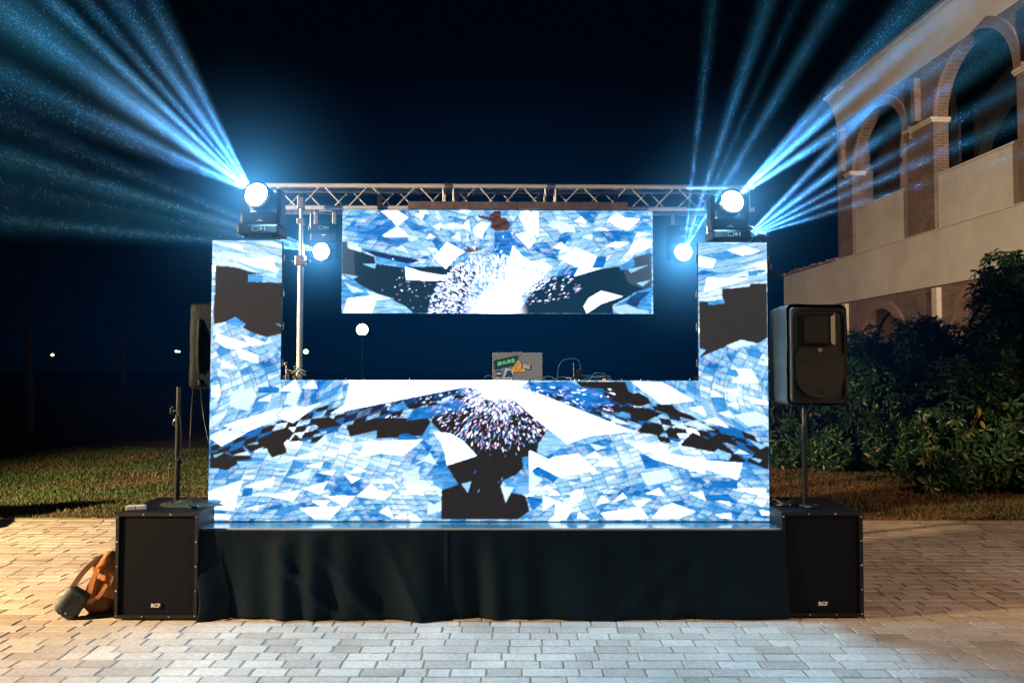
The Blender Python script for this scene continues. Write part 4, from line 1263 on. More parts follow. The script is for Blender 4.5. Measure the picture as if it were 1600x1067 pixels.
gobo_light('gobo_beam', o4, tg((1112, 10, 7.0, 1.0, 1.0), (1195, 10, 7.0, 1.1, 1.6), (1240, 10, 7.0, .8, .6), (1300, 10, 7.0, 1.2, 1.6)), K * .8, 'four thin self-glowing blue fog rays rising steeply from the hanging right light')
# each column head also throws a wide wash forward onto the paving
for o in (o1, o2):
    l = bpy.data.lights.new('lens_wash', 'SPOT'); l.energy = 500; l.color = (0.27, 0.66, 1.0); l.spot_size = R(125); l.spot_blend = 0.6; l.shadow_soft_size = 0.08
    ob = bpy.data.objects.new('lens_wash', l); col.objects.link(ob); ob.location = o + Vector((0, -0.02, 0))
    ob.rotation_euler = (Vector((0.0 - o.x * 0.3, 2.6, 0)) - o).to_track_quat('-Z', 'Y').to_euler()
# fifth head behind the right column
h5, o5 = head_at(1172, 428, 5.75, 'moving head light hidden behind the right video column', False, (0.5, -0.3, 0.8), 0.9)
sh = thing('equipment_crate', 'black crate behind the right video column', 'crate', pt(1172, 428, 5.75) * Vector((1, 1, 0)), YAW) if False else None
hp = h5.location
stt = thing('light_stand', 'black stand behind the right video column', 'stand', (hp.x, hp.y, 0), YAW)
MB().tube((0, 0, 0.05), (0, 0, hp.z - 0.02), 0.02).build('pole', M['black_paint'], stt)
MB().cbox(-0.16, 0.16, -0.12, 0.12, hp.z - 0.02, hp.z - 0.001, 0.004).build('tray', M['black_paint'], stt)
MB().lathe([(0.0, 0.0), (0.25, 0.0), (0.25, 0.03), (0.03, 0.05)], 24).build('base_plate', M['black_paint'], stt)
o5 = pt(1163, 372, 5.62)
gobo_light('gobo_beam', o5, tg((1420, 110, 5, 1.3, 1.2), (1500, 120, 5, 1.3, 1.6), (1560, 150, 5, 1.0, 1.4), (1560, 200, 5, 1.0, 1.4), (1560, 250, 5, .9, .8)), K * .8, 'low fan of self-glowing blue fog rays behind the top of the right video column')

for lab, c, rad, k in (('self-emitting fog halo round the left column light', o1, 1.15, 0.065), ('self-emitting fog halo round the right column light', o2, 1.0, 0.055),
                       ('self-emitting fog halo round the hanging left light', o3, 0.95, 0.09), ('self-emitting fog halo round the hanging right light', o4, 1.1, 0.13)):
    glow_ball(lab, c + Vector((0, -0.03, 0)), rad, k, (0.10, 0.48, 1.0))
glow_ball('thin blue self-glowing fog hanging over the whole stage', (-0.15, 6.6, 2.3), 1.0, 0.085, (0.006, 0.17, 0.55), (5.6, 1.7, 2.5), 0)

# mist droplets caught in the beams
vs = []; 
TET = np.array([(1, 1, 1), (1, -1, -1), (-1, 1, -1), (-1, -1, 1)], float) * 0.6
for (o, d, ha, n) in SPOTS:
    if n <= 0: continue
    r = 0.08 + 6.2 * rng.uniform(0, 1, n) ** 1.05
    u = d.orthogonal().normalized(); w = d.cross(u)
    a = rng.uniform(0, 2 * np.pi, n); q = np.abs(rng.normal(0, 0.75, n)) * math.tan(ha) * r
    P = np.array(o)[None] + np.array(d)[None] * r[:, None] + (np.array(u)[None] * np.cos(a)[:, None] + np.array(w)[None] * np.sin(a)[:, None]) * q[:, None]
    P = P[(P[:, 1] > 1.5)]
    vs.append(P)
P = np.concatenate(vs)
n = len(P)
sz = 0.0008 + 0.0013 * rng.uniform(0, 1, n) ** 4 
rot = rng.normal(size=(n, 4, 3)) * 0.35 + TET[None]
V = P[:, None] + rot * sz[:, None, None]
base = (np.arange(n) * 4)[:, None]
idx = (base[:, :, None] + np.array([[0, 1, 2], [0, 3, 1], [0, 2, 3], [1, 3, 2]])[None]).reshape(-1)
mist = obj('mist_droplets', np_mesh('mist_droplets', V.reshape(-1, 3), 3, idx, M['mist']))
tag(mist, 'fine mist droplets sparkling in the stage light beams', None, None, 'stuff')

# ------------------------------------------------------------------ loudspeakers
def subwoofer(t, W, H, D_, left):
    body = MB().cbox(-W / 2, W / 2, 0.02, D_, 0.012, H, 0.008).build('cabinet', M['black_paint'], t)
    for sx_ in (-1, 1):
        for yy in (0.06, D_ - 0.06):
            MB().tube((sx_ * (W / 2 - 0.05), yy, 0), (sx_ * (W / 2 - 0.05), yy, 0.013), 0.02).build('foot', M['rubber'], t)
    # frame round the grille
    f = MB()
    f.box(-W / 2, W / 2, 0, 0.022, 0.012, 0.035).box(-W / 2, W / 2, 0, 0.022, H - 0.023, H)
    f.box(-W / 2, -W / 2 + 0.022, 0, 0.022, 0.035, H - 0.023).box(W / 2 - 0.022, W / 2, 0, 0.022, 0.035, H - 0.023)
    f.build('grille_frame', M['black_paint'], body)
    # perforated grille: sheet with staggered raised rims of holes
    g = MB(); g.box(-W / 2 + 0.022, W / 2 - 0.022, 0.012, 0.016, 0.035, H - 0.023)
    gr = g.build('grille', M['grille'], t)
    hole = MB()
    rows = int((H - 0.10) / 0.0125)
    for i in range(rows):
        z = 0.05 + i * 0.0125
        for j in range(int((W - 0.09) / 0.0145)):
            x = -W / 2 + 0.047 + j * 0.0145 + (i % 2) * 0.00725
            hole.add([(x - .0042, .0115, z), (x, .0115, z - .0042), (x + .0042, .0115, z), (x, .0115, z + .0042)], [(0, 1, 2, 3)])
    hh = hole.build('grille_holes', M['hole'], gr); hh['kind'] = 'stuff'
    sc = MB().lathe([(0, 0.003), (0.004, 0.003), (0.006, 0)], 8, Matrix.Rotation(R(90), 4, 'X')).mesh('screw', M['steel'])
    for xx in (-W / 2 + 0.012, W / 2 - 0.012):
        for k in range(5):
            obj('screw', sc, t, (xx, -0.0005, 0.03 + (H - 0.06) * k / 4))
    for xx in (-0.09, 0.09):
        for zz in (0.024, H - 0.012):
            obj('screw', sc, t, (xx, -0.0005, zz))
    b = MB().cbox(-0.038, 0.038, 0.004, 0.012, 0.082, 0.112, 0.003).build('badge', M['black_plastic'], t)
    me = text_mesh('RCF', 0.034, 0.001, bold=0.0012); me.materials.append(M['print'])
    obj('lettering', me, b, (0, 0.0025, 0.097), (R(90), 0, 0))
    for s in (-1, 1):
        MB().cbox(s * W / 2 - 0.004, s * W / 2 + 0.004, D_ * .35, D_ * .65, H * .62, H * .74, 0.003).tube((s * (W / 2 + .008), D_ * .38, H * .66), (s * (W / 2 + .008), D_ * .62, H * .66), 0.007).build('handle', M['black_plastic'], t)
        MB().lathe([(0.0, .004), (.012, .004), (.014, 0)], 12, Matrix.Translation((s * W / 2, 0.12, H - 0.13)) @ Matrix.Rotation(s * R(90), 4, 'Y')).build('socket', M['steel'], t)
M['hole'] = simple('grille_rim', (0.006, 0.012, 0.018), 0.5, 0.0, spec=0.2)
SUBW, SUBH, SUBD = 0.552, 0.715, 0.60
sL = thing('subwoofer', 'black subwoofer cabinet on the left with a brown backpack beside it', 'subwoofer', pt(243.5, 962, 4.99) * Vector((1, 1, 0)) + Vector((0, 0, 0.002)), R(0.4))
subwoofer(sL, SUBW, SUBH, SUBD, True)
sR = thing('subwoofer', 'black subwoofer cabinet on the right under the covered loudspeaker', 'subwoofer', pt(1287.5, 957, 5.06) * Vector((1, 1, 0)) + Vector((0, 0, 0.002)), R(-0.2))
subwoofer(sR, SUBW, SUBH, SUBD, False)

def pole_on(label, x, y, z0, z1, knob):
    t = thing('speaker_pole', label, 'pole', (x, y, z0), 0)
    MB().tube((0, 0, 0), (0, 0, (z1 - z0) * .72), 0.0185).build('lower_tube', M['black_paint'], t)
    MB().tube((0, 0, (z1 - z0) * .72), (0, 0, z1 - z0), 0.015).build('upper_tube', M['steel_dark'], t)
    MB().tube((0, 0, (z1 - z0) * .70), (0, 0, (z1 - z0) * .76), 0.023).build('collar', M['black_plastic'], t)
    MB().lathe([(0, 0), (0.05, 0), (0.05, 0.012), (0.02, 0.02)], 20).build('foot_plate', M['black_plastic'], t)
    if knob:
        zz = (z1 - z0) * .80
        k = MB().tube((0, 0, zz), (-0.035, -0.01, zz), 0.008).build('knob_stem', M['steel'], t)
        q = MB()
        for i in range(5):
            a = 2 * math.pi * i / 5
            q.sphere((-0.042, 0.02 * math.cos(a), zz + 0.02 * math.sin(a)), 0.012, 10, 6)
        q.build('knob', M['black_plastic'], t)
        MB().path([(0.0, 0, zz - .05), (-0.03, -0.01, zz - 0.07), (-0.035, -0.01, zz - 0.1), (-0.01, 0, zz - 0.12)], 0.003).build('pin_cord', M['steel'], t)
    return t
M['steel_dark'] = simple('black_chrome', (0.16, 0.16, 0.17), 0.3, 0.8)
pole_on('empty black speaker pole with a lock knob on the left subwoofer', sL.location.x + 0.004, 5.27, SUBH + 0.002, 1.555, True)
pR = pole_on('black pole carrying the covered loudspeaker on the right subwoofer', pt(1257, 700, 5.28).x, 5.28, SUBH + 0.002, 1.47, False)

def loudspeaker(t):
    W, H, D_ = 0.385, 0.66, 0.36
    # moulded cabinet, narrower at the back, soft edges
    bm = bmesh.new()
    prof = [(-W / 2, 0), (W / 2, 0), (W / 2 * 0.99, D_ * .45), (W / 2 * .72, D_), (-W / 2 * .72, D_), (-W / 2 * .99, D_ * .45)]
    lo = [bm.verts.new((x, y_, 0)) for x, y_ in prof]; hi = [bm.verts.new((x * 1.0, y_, H)) for x, y_ in prof]
    n = len(prof)
    bm.faces.new(lo[::-1]); bm.faces.new(hi)
    for k in range(n): bm.faces.new((lo[k], lo[(k + 1) % n], hi[(k + 1) % n], hi[k]))
    bmesh.ops.bevel(bm, geom=[e for e in bm.edges], offset=0.028, segments=4, profile=0.5, affect='EDGES')
    me = bpy.data.meshes.new('cabinet'); bm.to_mesh(me); bm.free()
    me.materials.append(M['black_plastic'])
    body = obj('cabinet', me, t)
    # raised front frame
    def rounded(w, h, r, z0, n=6):
        pts = []
        for cx, cz, a0 in ((w / 2 - r, h - r, 0), (-w / 2 + r, h - r, 90), (-w / 2 + r, r, 180), (w / 2 - r, r, 270)):
            for k in range(n + 1):
                a = R(a0 + 90 * k / n); pts.append((cx + r * math.cos(a), z0 + cz + r * math.sin(a)))
        return pts
    o_ = rounded(W - 0.02, H - 0.03, 0.05, 0.015); i_ = rounded(W - 0.045, H - 0.055, 0.04, 0.0275)
    m = MB(); k = len(o_)
    vs = [(x, -0.012, z) for x, z in o_] + [(x, -0.012, z) for x, z in i_] + [(x, 0.012, z) for x, z in o_] + [(x, 0.03, z) for x, z in i_]
    fs = []
    for a in range(k):
        b = (a + 1) % k
        fs += [(a, b, k + b, k + a), (2 * k + a, 2 * k + b, b, a), (k + a, k + b, 3 * k + b, 3 * k + a)]
    m.add(vs, fs); m.build('front_frame', M['black_sheen'], body)
    # horn: flared rectangular mouth
    m = MB()
    mouth = [(-.105, .40), (.105, .40), (.105, .615), (-.105, .615)]
    thr = [(-.04, .47), (.04, .47), (.04, .55), (-.04, .55)]
    vs = [(x, -0.010, z) for x, z in mouth] + [(x, 0.0 - 0.004, z) for x, z in [(-.10, .40), (.10, .40), (.10, .61), (-.10, .61)]] + [(x, 0.07, z) for x, z in thr]
    fs = []
    m2 = MB()
    for a in range(4):
        b = (a + 1) % 4
        fs.append((a, b, 4 + b, 4 + a)); fs.append((4 + a, 4 + b, 8 + b, 8 + a))
    fs.append((8, 9, 10, 11))
    m.add([(x, y_ - 0.014, z) for x, y_, z in vs], fs)
    m.build('horn', M['horn'], t)
    # woofer grille: big rounded shield shape
    poly = [(-.13, .385), (-.165, .33), (-.165, .17)]
    for kk in range(9):
        a = R(190 + 160 * kk / 8); poly.append((0.165 * math.cos(a), 0.185 + 0.145 * math.sin(a)))
    poly += [(.165, .17), (.165, .33), (.13, .385)]
    MB().prism(poly[::-1], -0.020, -0.004).build('woofer_grille', M['grille_sheen'], t)
    MB().box(-.17, .17, -0.024, -0.018, .300, .318).build('grille_bar', M['black_plastic'], t)
    b = MB().cbox(-.028, .028, -0.027, -0.020, .352, .378, 0.002).build('badge', M['black_plastic'], t)
    for txt, s_, zz in (('RCF', 0.017, .3705), ('ART', 0.012, .3575)):
        me = text_mesh(txt, s_, 0.0006, bold=0.0004); me.materials.append(M['gold_print']); obj('lettering', me, b, (0, -0.0276, zz), (R(90), 0, 0))
    MB().box(-.02, .02, -0.0215, -0.0195, .065, .105).box(-.012, .012, -0.0225, -0.021, .072, .098).build('emblem', M['black_sheen'], t)
    return W, H, D_
M['black_sheen'] = simple('satin_black_plastic', (0.010, 0.012, 0.014), 0.35)
M['horn'] = simple('horn_plastic', (0.014, 0.012, 0.013), 0.45)
M['grille_sheen'] = simple('curved_steel_grille', (0.004, 0.007, 0.009), 0.42, 0.2, bump=0.5, bscale=400)
M['gold_print'] = simple('pale_gold_print', (0.6, 0.48, 0.3), 0.5)
spk = thing('loudspeaker', 'black loudspeaker in a cloth cover on the right pole', 'loudspeaker', (pt(1280, 600, 5.03).x, 5.03, 1.455), 0)
W, H, D_ = loudspeaker(spk)
def cover(parent, W, H, D_, y0=0.03, name='cover'):
    """slightly baggy cloth sleeve over top, sides and back"""
    bm = bmesh.new()
    bmesh.ops.create_cube(bm, size=1)
    for v in bm.verts:
        v.co = Vector((v.co.x * (W + 0.03), y0 + (v.co.y + .5) * (D_ - y0 + 0.03), (v.co.z + .5) * (H + 0.03) - 0.01))
    bm.faces.ensure_lookup_table()
    fr = [f for f in bm.faces if f.normal.y < -0.9]
    bmesh.ops.delete(bm, geom=fr, context='FACES_ONLY')
    bmesh.ops.bevel(bm, geom=[e for e in bm.edges if len(e.link_faces) == 2], offset=0.035, segments=3, profile=0.5, affect='EDGES')
    bmesh.ops.triangulate(bm, faces=bm.faces[:])
    bmesh.ops.subdivide_edges(bm, edges=bm.edges[:], cuts=4, use_grid_fill=True)
    bmesh.ops.subdivide_edges(bm, edges=bm.edges[:], cuts=1, use_grid_fill=True)
    from mathutils import noise
    bm.normal_update()
    for v in bm.verts:
        c = v.co
        k = noise.noise(Vector((c.x * 5, c.y * 7, c.z * 3.2 + 3)))
        k2 = noise.noise(Vector((c.x * 9 + 4, c.y * 16 + c.z * 9, c.z * 5)))
        v.co += v.normal * (0.010 * k + 0.006 * abs(k2))
    me = bpy.data.meshes.new(name); bm.to_mesh(me); bm.free()
    me.polygons.foreach_set('use_smooth', [True] * len(me.polygons))
    me.materials.append(M['cover_cloth'])
    o = obj(name, me, parent)
    so = o.modifiers.new('thick', 'SOLIDIFY'); so.thickness = 0.003
    return o
cover(spk, W, H, D_)
MB().path([(-.05, .02, -0.005), (0.0, .1, -0.02), (0.03, .22, -0.015)], 0.006).build('hem_cord', M['cover_cloth'], spk)

# second loudspeaker half hidden behind the left column, seen from its side
sp2 = thing('loudspeaker', 'covered loudspeaker peeking out behind the left video column', 'loudspeaker', pt(384, 605, 6.1), R(92))
W2, H2, D2 = loudspeaker(sp2)
for ch in list(sp2.children): ch.location.y -= 0.02
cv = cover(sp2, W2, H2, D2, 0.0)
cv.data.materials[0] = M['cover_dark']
m = MB()
pp = []
for k in range(14):
    zz = 0.12 + 0.42 * k / 13
    pp.append((-0.205 - 0.022 * math.sin(k / 13 * math.pi), D2 - 0.06, zz))
m.path(pp, 0.022, 8).path([(-0.20, D2 - 0.06, 0.06), (-.207, D2 - 0.07, 0.02)], 0.02, 8)
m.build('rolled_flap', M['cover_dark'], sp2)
st2 = thing('speaker_pole', 'black stand behind the left video column under the covered loudspeaker', 'pole', (sp2.location.x - 0.0 - 0.15 + 0.0, 6.1, 0), 0)
st2.location = (sp2.location.x + 0.10 - 0.25, 6.1, 0)
st2.location.x = pt(378, 600, 6.1).x
MB().tube((0, 0, 0.02), (0, 0, sp2.location.z - 0.001), 0.018).build('tube', M['black_paint'], st2)
MB().lathe([(0.0, 0.0), (0.2, 0.0), (0.2, 0.02), (0.03, 0.04), (0.0, 0.04)], 24).build('base_plate', M['black_paint'], st2)
def cable(label, pts, r=0.004, name='cable', sub=8):
    # smooth the points with a Catmull-Rom spline
    P = [Vector(p) for p in pts]; out = []
    for i in range(len(P) - 1):
        p0 = P[max(i - 1, 0)]; p1 = P[i]; p2 = P[i + 1]; p3 = P[min(i + 2, len(P) - 1)]
        for k in range(sub):
            t = k / sub
            out.append(0.5 * ((2 * p1) + (p2 - p0) * t + (2 * p0 - 5 * p1 + 4 * p2 - p3) * t * t + (3 * p1 - p0 - 3 * p2 + p3) * t ** 3))
    out.append(P[-1])
    o = out[0].copy()
    ob = MB().path([p - o for p in out], r).build(name, M['rubber'], None)
    ob.location = o
    tag(ob, label, 'cable')
    return ob
cable('black cable hanging from the left covered loudspeaker down to the grass', [pt(302, 604, 6.05), pt(299, 650, 6.03), pt(297, 705, 6.0), pt(296, 760, 6.05), pt(297, 850, 5.9)], 0.004)
cable('thin cable slanting from the left covered loudspeaker behind the video wall', [pt(313, 604, 6.05), pt(318, 650, 5.9), pt(328, 700, 5.8), pt(340, 760, 5.7)], 0.003)
cable('black cable looping beside the empty speaker pole', [pt(277, 640, 5.24), pt(283, 665, 5.22), pt(283, 700, 5.22), pt(278, 720, 5.22), pt(267, 722, 5.2), pt(264, 750, 5.15), pt(262, 768, 5.15)], 0.004)

# stuff lying on the subwoofers
wb_ = thing('power_adapter', 'small white power adapter lying on the left subwoofer', 'adapter', pt(213, 793, 5.08), R(14))
wb_.location.z = SUBH + 0.003
MB().cbox(-0.062, 0.004, -0.02, 0.02, 0, 0.034, 0.006).build('body', M['white_plastic'], wb_)
MB().cbox(0.006, 0.062, -0.02, 0.02, 0, 0.034, 0.006).build('plug_end', M['white_plastic'], wb_)
def heap(label, c, sxy, h, seed, mat, name='jacket', cat='jacket'):
    rnd = random.Random(seed)
    from mathutils import noise
    m = MB(); n1, n2 = 60, 30
    vs = []; fs = []
    for i in range(n2 + 1):
        for k in range(n1):
            a = 2 * math.pi * k / n1; rr = i / n2
            e = 1 + 0.18 * noise.noise(Vector((math.cos(a) * 2 + seed, math.sin(a) * 2, 0)))
            x = rr * e * sxy[0] * math.cos(a); y_ = rr * e * sxy[1] * math.sin(a)
            z = h * max(0, (1 - rr ** 2.2)) * (0.62 + 0.5 * noise.noise(Vector((x * 9, y_ * 14, seed)))) + 0.018 * abs(noise.noise(Vector((x * 25, y_ * 30, seed + 3)))) * (1 - rr ** 6)
            vs.append((x, y_, max(0.001, z + 0.002)))
    for i in range(n2):
        for k in range(n1):
            fs.append((i * n1 + k, (i + 1) * n1 + k, (i + 1) * n1 + (k + 1) % n1, i * n1 + (k + 1) % n1))
    m.add(vs, fs, True)
    ob = m.build(name, mat, None); ob.location = c
    return tag(ob, label, cat)
heap('crumpled dark cloth lying around the empty pole on the left subwoofer', (sL.location.x + 0.11, 5.30, SUBH + 0.002), (0.24, 0.14), 0.045, 2, M['cover_cloth'], 'cloth_bundle', 'cloth')
def coil(label, c, r, n, rad=0.005, seed=1, sy=1.0):
    rnd = random.Random(seed); P = []
    for k in range(int(n * 14)):
        a = 2 * math.pi * k / 14
        rr = r * (1 + 0.16 * math.sin(k * 0.37 + seed))
        P.append((c[0] + rr * math.cos(a) + 0.01 * math.sin(k * .9), c[1] + sy * rr * math.sin(a), c[2] + rad + 0.007 * (k / 14) + 0.004 * math.sin(k * 1.3)))
    return cable(label, P, rad, sub=2)
coil('coiled black cable lying on the right subwoofer', (sR.location.x - 0.165, 5.33, SUBH + 0.003), 0.075, 4, 0.006, 4)
cable('cable arching over the coil on the right subwoofer', [(sR.location.x - .26, 5.3, SUBH + .03), (sR.location.x - .2, 5.28, SUBH + .10), (sR.location.x - .14, 5.3, SUBH + .10), (sR.location.x - .08, 5.33, SUBH + .012)], 0.003)
coil('small loop of cable at the foot of the right pole', (sR.location.x - 0.02, 5.22, SUBH + 0.003), 0.05, 2, 0.005, 9)
coil('black cable coil at the edge of the left subwoofer', (sL.location.x + 0.19, 5.13, SUBH + 0.003), 0.035, 2, 0.005, 6)

# ------------------------------------------------------------------ backpack and pouch
bp_ = thing('backpack', 'tan canvas backpack with loose straps leaning on the left subwoofer', 'backpack', (-2.845, 5.16, 0.0), 0)
from mathutils import noise as mn
def blob(name, mat, parent, c, r, sq, seed, amp=0.18, fr=9.0, rot=(0, 0, 0), n=48, m=30, pw=0.75):
    q = MB()
    vs = []; fs = []
    E = Euler(rot).to_matrix()
    for i in range(m + 1):
        a = math.pi * i / m
        for k in range(n):
            t = 2 * math.pi * k / n
            d = Vector((math.sin(a) * math.cos(t), math.sin(a) * math.sin(t), math.cos(a)))
            e = Vector([math.copysign(abs(x) ** pw, x) for x in d])
            e = Vector((e.x * sq[0], e.y * sq[1], e.z * sq[2])) * r
            k1 = mn.noise(e * fr + Vector((seed, seed, 0))); k2 = mn.noise(e * fr * 2.7 + Vector((0, seed, 5)))
            e *= 1 + amp * (k1 + 0.5 * abs(k2))
            p = E @ e + Vector(c)
            p.z = max(p.z, 0.003)
            vs.append(p)
    for i in range(m):
        for k in range(n):
            fs.append((i * n + k, (i + 1) * n + k, (i + 1) * n + (k + 1) % n, i * n + (k + 1) % n))
    q.add(vs, fs, True)
    return q.build(name, mat, parent)
blob('body', M['leather'], bp_, (0.045, 0.02, 0.185), 0.20, (0.52, 0.42, 0.95), 3, 0.22, 8.0, (0, R(10), 0))
blob('bottom_pocket', M['leather_dark'], bp_, (0.0, -0.02, 0.085), 0.10, (0.95, 0.7, 0.8), 7, 0.25, 12)
blob('front_pocket', M['leather'], bp_, (-0.015, -0.075, 0.17), 0.09, (0.42, 0.3, 1.0), 9, 0.3, 14, (0, R(8), R(8)))
blob('top_flap', M['leather'], bp_, (0.03, -0.015, 0.355), 0.09, (0.9, 0.7, 0.42), 12, 0.3, 14, (0, R(-35), 0))
def strap(name, mat, parent, P, w, th=0.005, nrm=(0, -1, 0)):
    P = [Vector(p) for p in P]; out = []
    for i in range(len(P) - 1):
        p0 = P[max(i - 1, 0)]; p1 = P[i]; p2 = P[i + 1]; p3 = P[min(i + 2, len(P) - 1)]
        for k in range(8):
            t = k / 8
            out.append(0.5 * ((2 * p1) + (p2 - p0) * t + (2 * p0 - 5 * p1 + 4 * p2 - p3) * t * t + (3 * p1 - p0 - 3 * p2 + p3) * t ** 3))
    out.append(P[-1])
    vs = []; fs = []
    for i, p in enumerate(out):
        d = (out[min(i + 1, len(out) - 1)] - out[max(i - 1, 0)]).normalized()
        nn = Vector(nrm); side = d.cross(nn).normalized()
        for a, b in ((-1, -1), (1, -1), (1, 1), (-1, 1)):
            vs.append(p + side * a * w / 2 + nn * b * th / 2)
    for i in range(len(out) - 1):
        for k in range(4):
            fs.append((4 * i + k, 4 * i + (k + 1) % 4, 4 * i + 4 + (k + 1) % 4, 4 * i + 4 + k))
    fs += [(3, 2, 1, 0), tuple(len(vs) - 4 + k for k in range(4))]
    return MB().add(vs, fs).build(name, mat, parent)
strap('strap', M['leather_dark'], bp_, [(0.045, -0.06, 0.40), (-0.03, -0.09, 0.345), (-0.085, -0.12, 0.27), (-0.125, -0.14, 0.19), (-0.135, -0.15, 0.14)], 0.034, 0.008)
strap('strap', M['leather'], bp_, [(0.03, -0.095, 0.33), (0.005, -0.11, 0.25), (-0.01, -0.12, 0.16), (-0.005, -0.125, 0.10)], 0.034, 0.008)
strap('strap', M['leather'], bp_, [(0.09, -0.095, 0.22), (0.055, -0.12, 0.15), (0.0, -0.125, 0.12)], 0.026, 0.007)
MB().tube((-0.137, -0.155, 0.16), (-0.137, -0.155, 0.13), 0.007).build('buckle', M['steel'], bp_)
po = thing('pouch', 'small black pouch with two shiny studs on the bricks by the backpack', 'pouch', (-2.958, 5.02, 0.0), R(8))
def pouch():
    bm = bmesh.new(); bmesh.ops.create_cube(bm, size=1)
    for v in bm.verts: v.co = Vector((v.co.x * 0.15, v.co.y * 0.085, v.co.z * 0.20))
    bmesh.ops.bevel(bm, geom=bm.edges[:], offset=0.034, segments=5, profile=0.5, affect='EDGES')
    bmesh.ops.rotate(bm, verts=bm.verts, cent=(0, 0, 0), matrix=Matrix.Rotation(R(34), 3, 'Y'))
    zmin = min(v.co.z for v in bm.verts)
    for v in bm.verts:
        v.co.z -= zmin; v.co += v.normal * 0.004 * mn.noise(v.co * 30)
    for v in bm.verts:
        if v.co.z < 0.02: v.co.z = 0.001 + (v.co.z) * 0.3
    me = bpy.data.meshes.new('shell'); bm.to_mesh(me); bm.free()
    me.polygons.foreach_set('use_smooth', [True] * len(me.polygons)); me.materials.append(M['cover_cloth'])
    return me
obj('shell', pouch(), po)
Rz = Matrix.Rotation(R(34), 4, 'Y')
for k, xx in enumerate((-0.028, 0.012)):
    m = MB(); m.box(xx - 0.006, xx + 0.006, -0.049, -0.0425, -0.085, 0.07, Matrix.Translation((0.0, 0, 0.108)) @ Rz)
    m.build('zip', M['black_sheen'], po)
    MB().sphere((xx, -0.05, -0.055), 0.0065, 10, 6, mat=Matrix.Translation((0.0, 0, 0.108)) @ Rz).build('stud', M['lens_ring'], po)
heap('dark cloth lying on the bricks behind the backpack', (-2.80, 5.10, 0.002), (0.10, 0.05), 0.04, 5, M['cover_cloth'], 'cloth_bundle', 'cloth')

# ------------------------------------------------------------------ DJ table behind the wall
DT = 5.62
tab = rig('dj_table', 'black table behind the video wall carrying laptop and cables', 'table', 0.25, DT - 5.07, 0)
MB().cbox(-0.9, 0.9, -0.16, 0.42, 1.49, 1.53, 0.004).build('table_top', M['black_paint'], tab)
for s in (-1, 1):
    for yy in (-0.12, 0.38):
        MB().tube((s * 0.85, yy, 0), (s * 0.85, yy, 1.49), 0.016).build('leg', M['black_paint'], tab)
lp = rig('laptop', 'grey laptop with stickers on its open lid on the table behind the wall', 'laptop', rx(809.5, 5.55), 5.55 - 5.07, 1.532)
LWd, LH = 0.378, 0.262
tilt = R(-6)
lid = MB().cbox(-LWd / 2, LWd / 2, 0, 0.009, 0, LH, 0.004).cbox(-0.04, 0.04, 0.0, 0.010, LH, LH + 0.006, 0.002).build('lid', M['laptop'], lp)
lid.rotation_euler = (tilt, 0, 0); lid.location = (0, 0.0, 0.018)
MB().cbox(-LWd / 2, LWd / 2, 0.01, 0.25, 0.0, 0.016, 0.004).build('keyboard_base', M['laptop'], lp)
sc_ = LWd / 570.0      # laptop crop pixels to metres
def lpx(x, y): return ((x - 511) * sc_, LH - (y - 160) * sc_)
def sticker(name, mat, pts, k):
    poly = [lpx(*p) for p in pts]
    o = MB().prism(poly, -0.0012 - 0.0006 * k, -0.0002).build(name, mat, lid)
    return o
mt = {n_: simple('sticker_' + n_, c, 0.45) for n_, c in dict(teal=(0.004, 0.05, 0.055), orange=(0.80, 0.36, 0.06), white=(0.55, 0.52, 0.50), navy=(0.01, 0.06, 0.12), green=(0.20, 0.72, 0.25), cyan=(0.05, 0.35, 0.45), red=(0.6, 0.12, 0.1), brown=(0.3, 0.08, 0.02)).items()}
s1 = sticker('sticker', mt['teal'], [(238, 252), (515, 188), (530, 295), (248, 360)], 0)
me = text_mesh('SHURE', 0.036, 0.0004, bold=0.0016, shear=0.1); me.materials.append(mt['green'])
xx, zz = lpx(380, 272); t_ = obj('lettering', me, s1, (xx, -0.0018, zz), (R(90), R(-12.5), 0)); t_.scale = (1.22, 1, 1)
s2 = sticker('sticker', mt['white'], [(375, 335), (475, 370), (438, 505), (335, 482)], 1)
q = MB()
for (a, b, c, d_) in ((395, 365, 440, 395), (380, 395, 452, 425), (370, 422, 450, 440)):
    x0, z1 = lpx(a, b); x1, z0 = lpx(c, d_); q.box(x0, x1, -0.0028, -0.0016, z0, z1)
x0, z1 = lpx(352, 458); x1, z0 = lpx(436, 484)
q.box(x0, x1, -0.0028, -0.0016, z0 + 0.003, z0 + 0.006); q.box(x0, x1, -0.0028, -0.0016, z1 - 0.003, z1 - 0.0)
q.build('print', mt['navy'], s2)
s3 = sticker('sticker', mt['orange'], [(436, 375), (515, 238), (558, 290), (560, 335), (600, 350), (605, 365), (585, 378)], 2)
q = MB()
x0, z0 = lpx(498, 285)
q.box(x0, x0 + 0.018, -0.0032, -0.0023, z0, z0 + 0.0025)
P = [Vector((lpx(520 + 34 * math.cos(a), 330 + 26 * math.sin(a))[0], -0.0026, lpx(520, 330 + 26 * math.sin(a))[1])) for a in [i * 0.4 for i in range(13)]]
q.path(P, 0.0012, 5); q.build('print', mt['brown'], s3)
s4 = sticker('sticker', mt['navy'], [(575, 288), (674, 306), (660, 360), (566, 338)], 1)
sticker_in = MB().prism([lpx(*p) for p in [(577, 292), (658, 306), (648, 350), (570, 333)]], -0.0026, -0.0018).build('print', mt['white'], s4)
q = MB()
for k in range(5):
    x0, z0 = lpx(584 + 14 * k, 322 + 3 * (k % 2)); q.box(x0, x0 + 0.006, -0.0032, -0.0024, z0, z0 + 0.009)
q.build('print', mt['red'], s4)
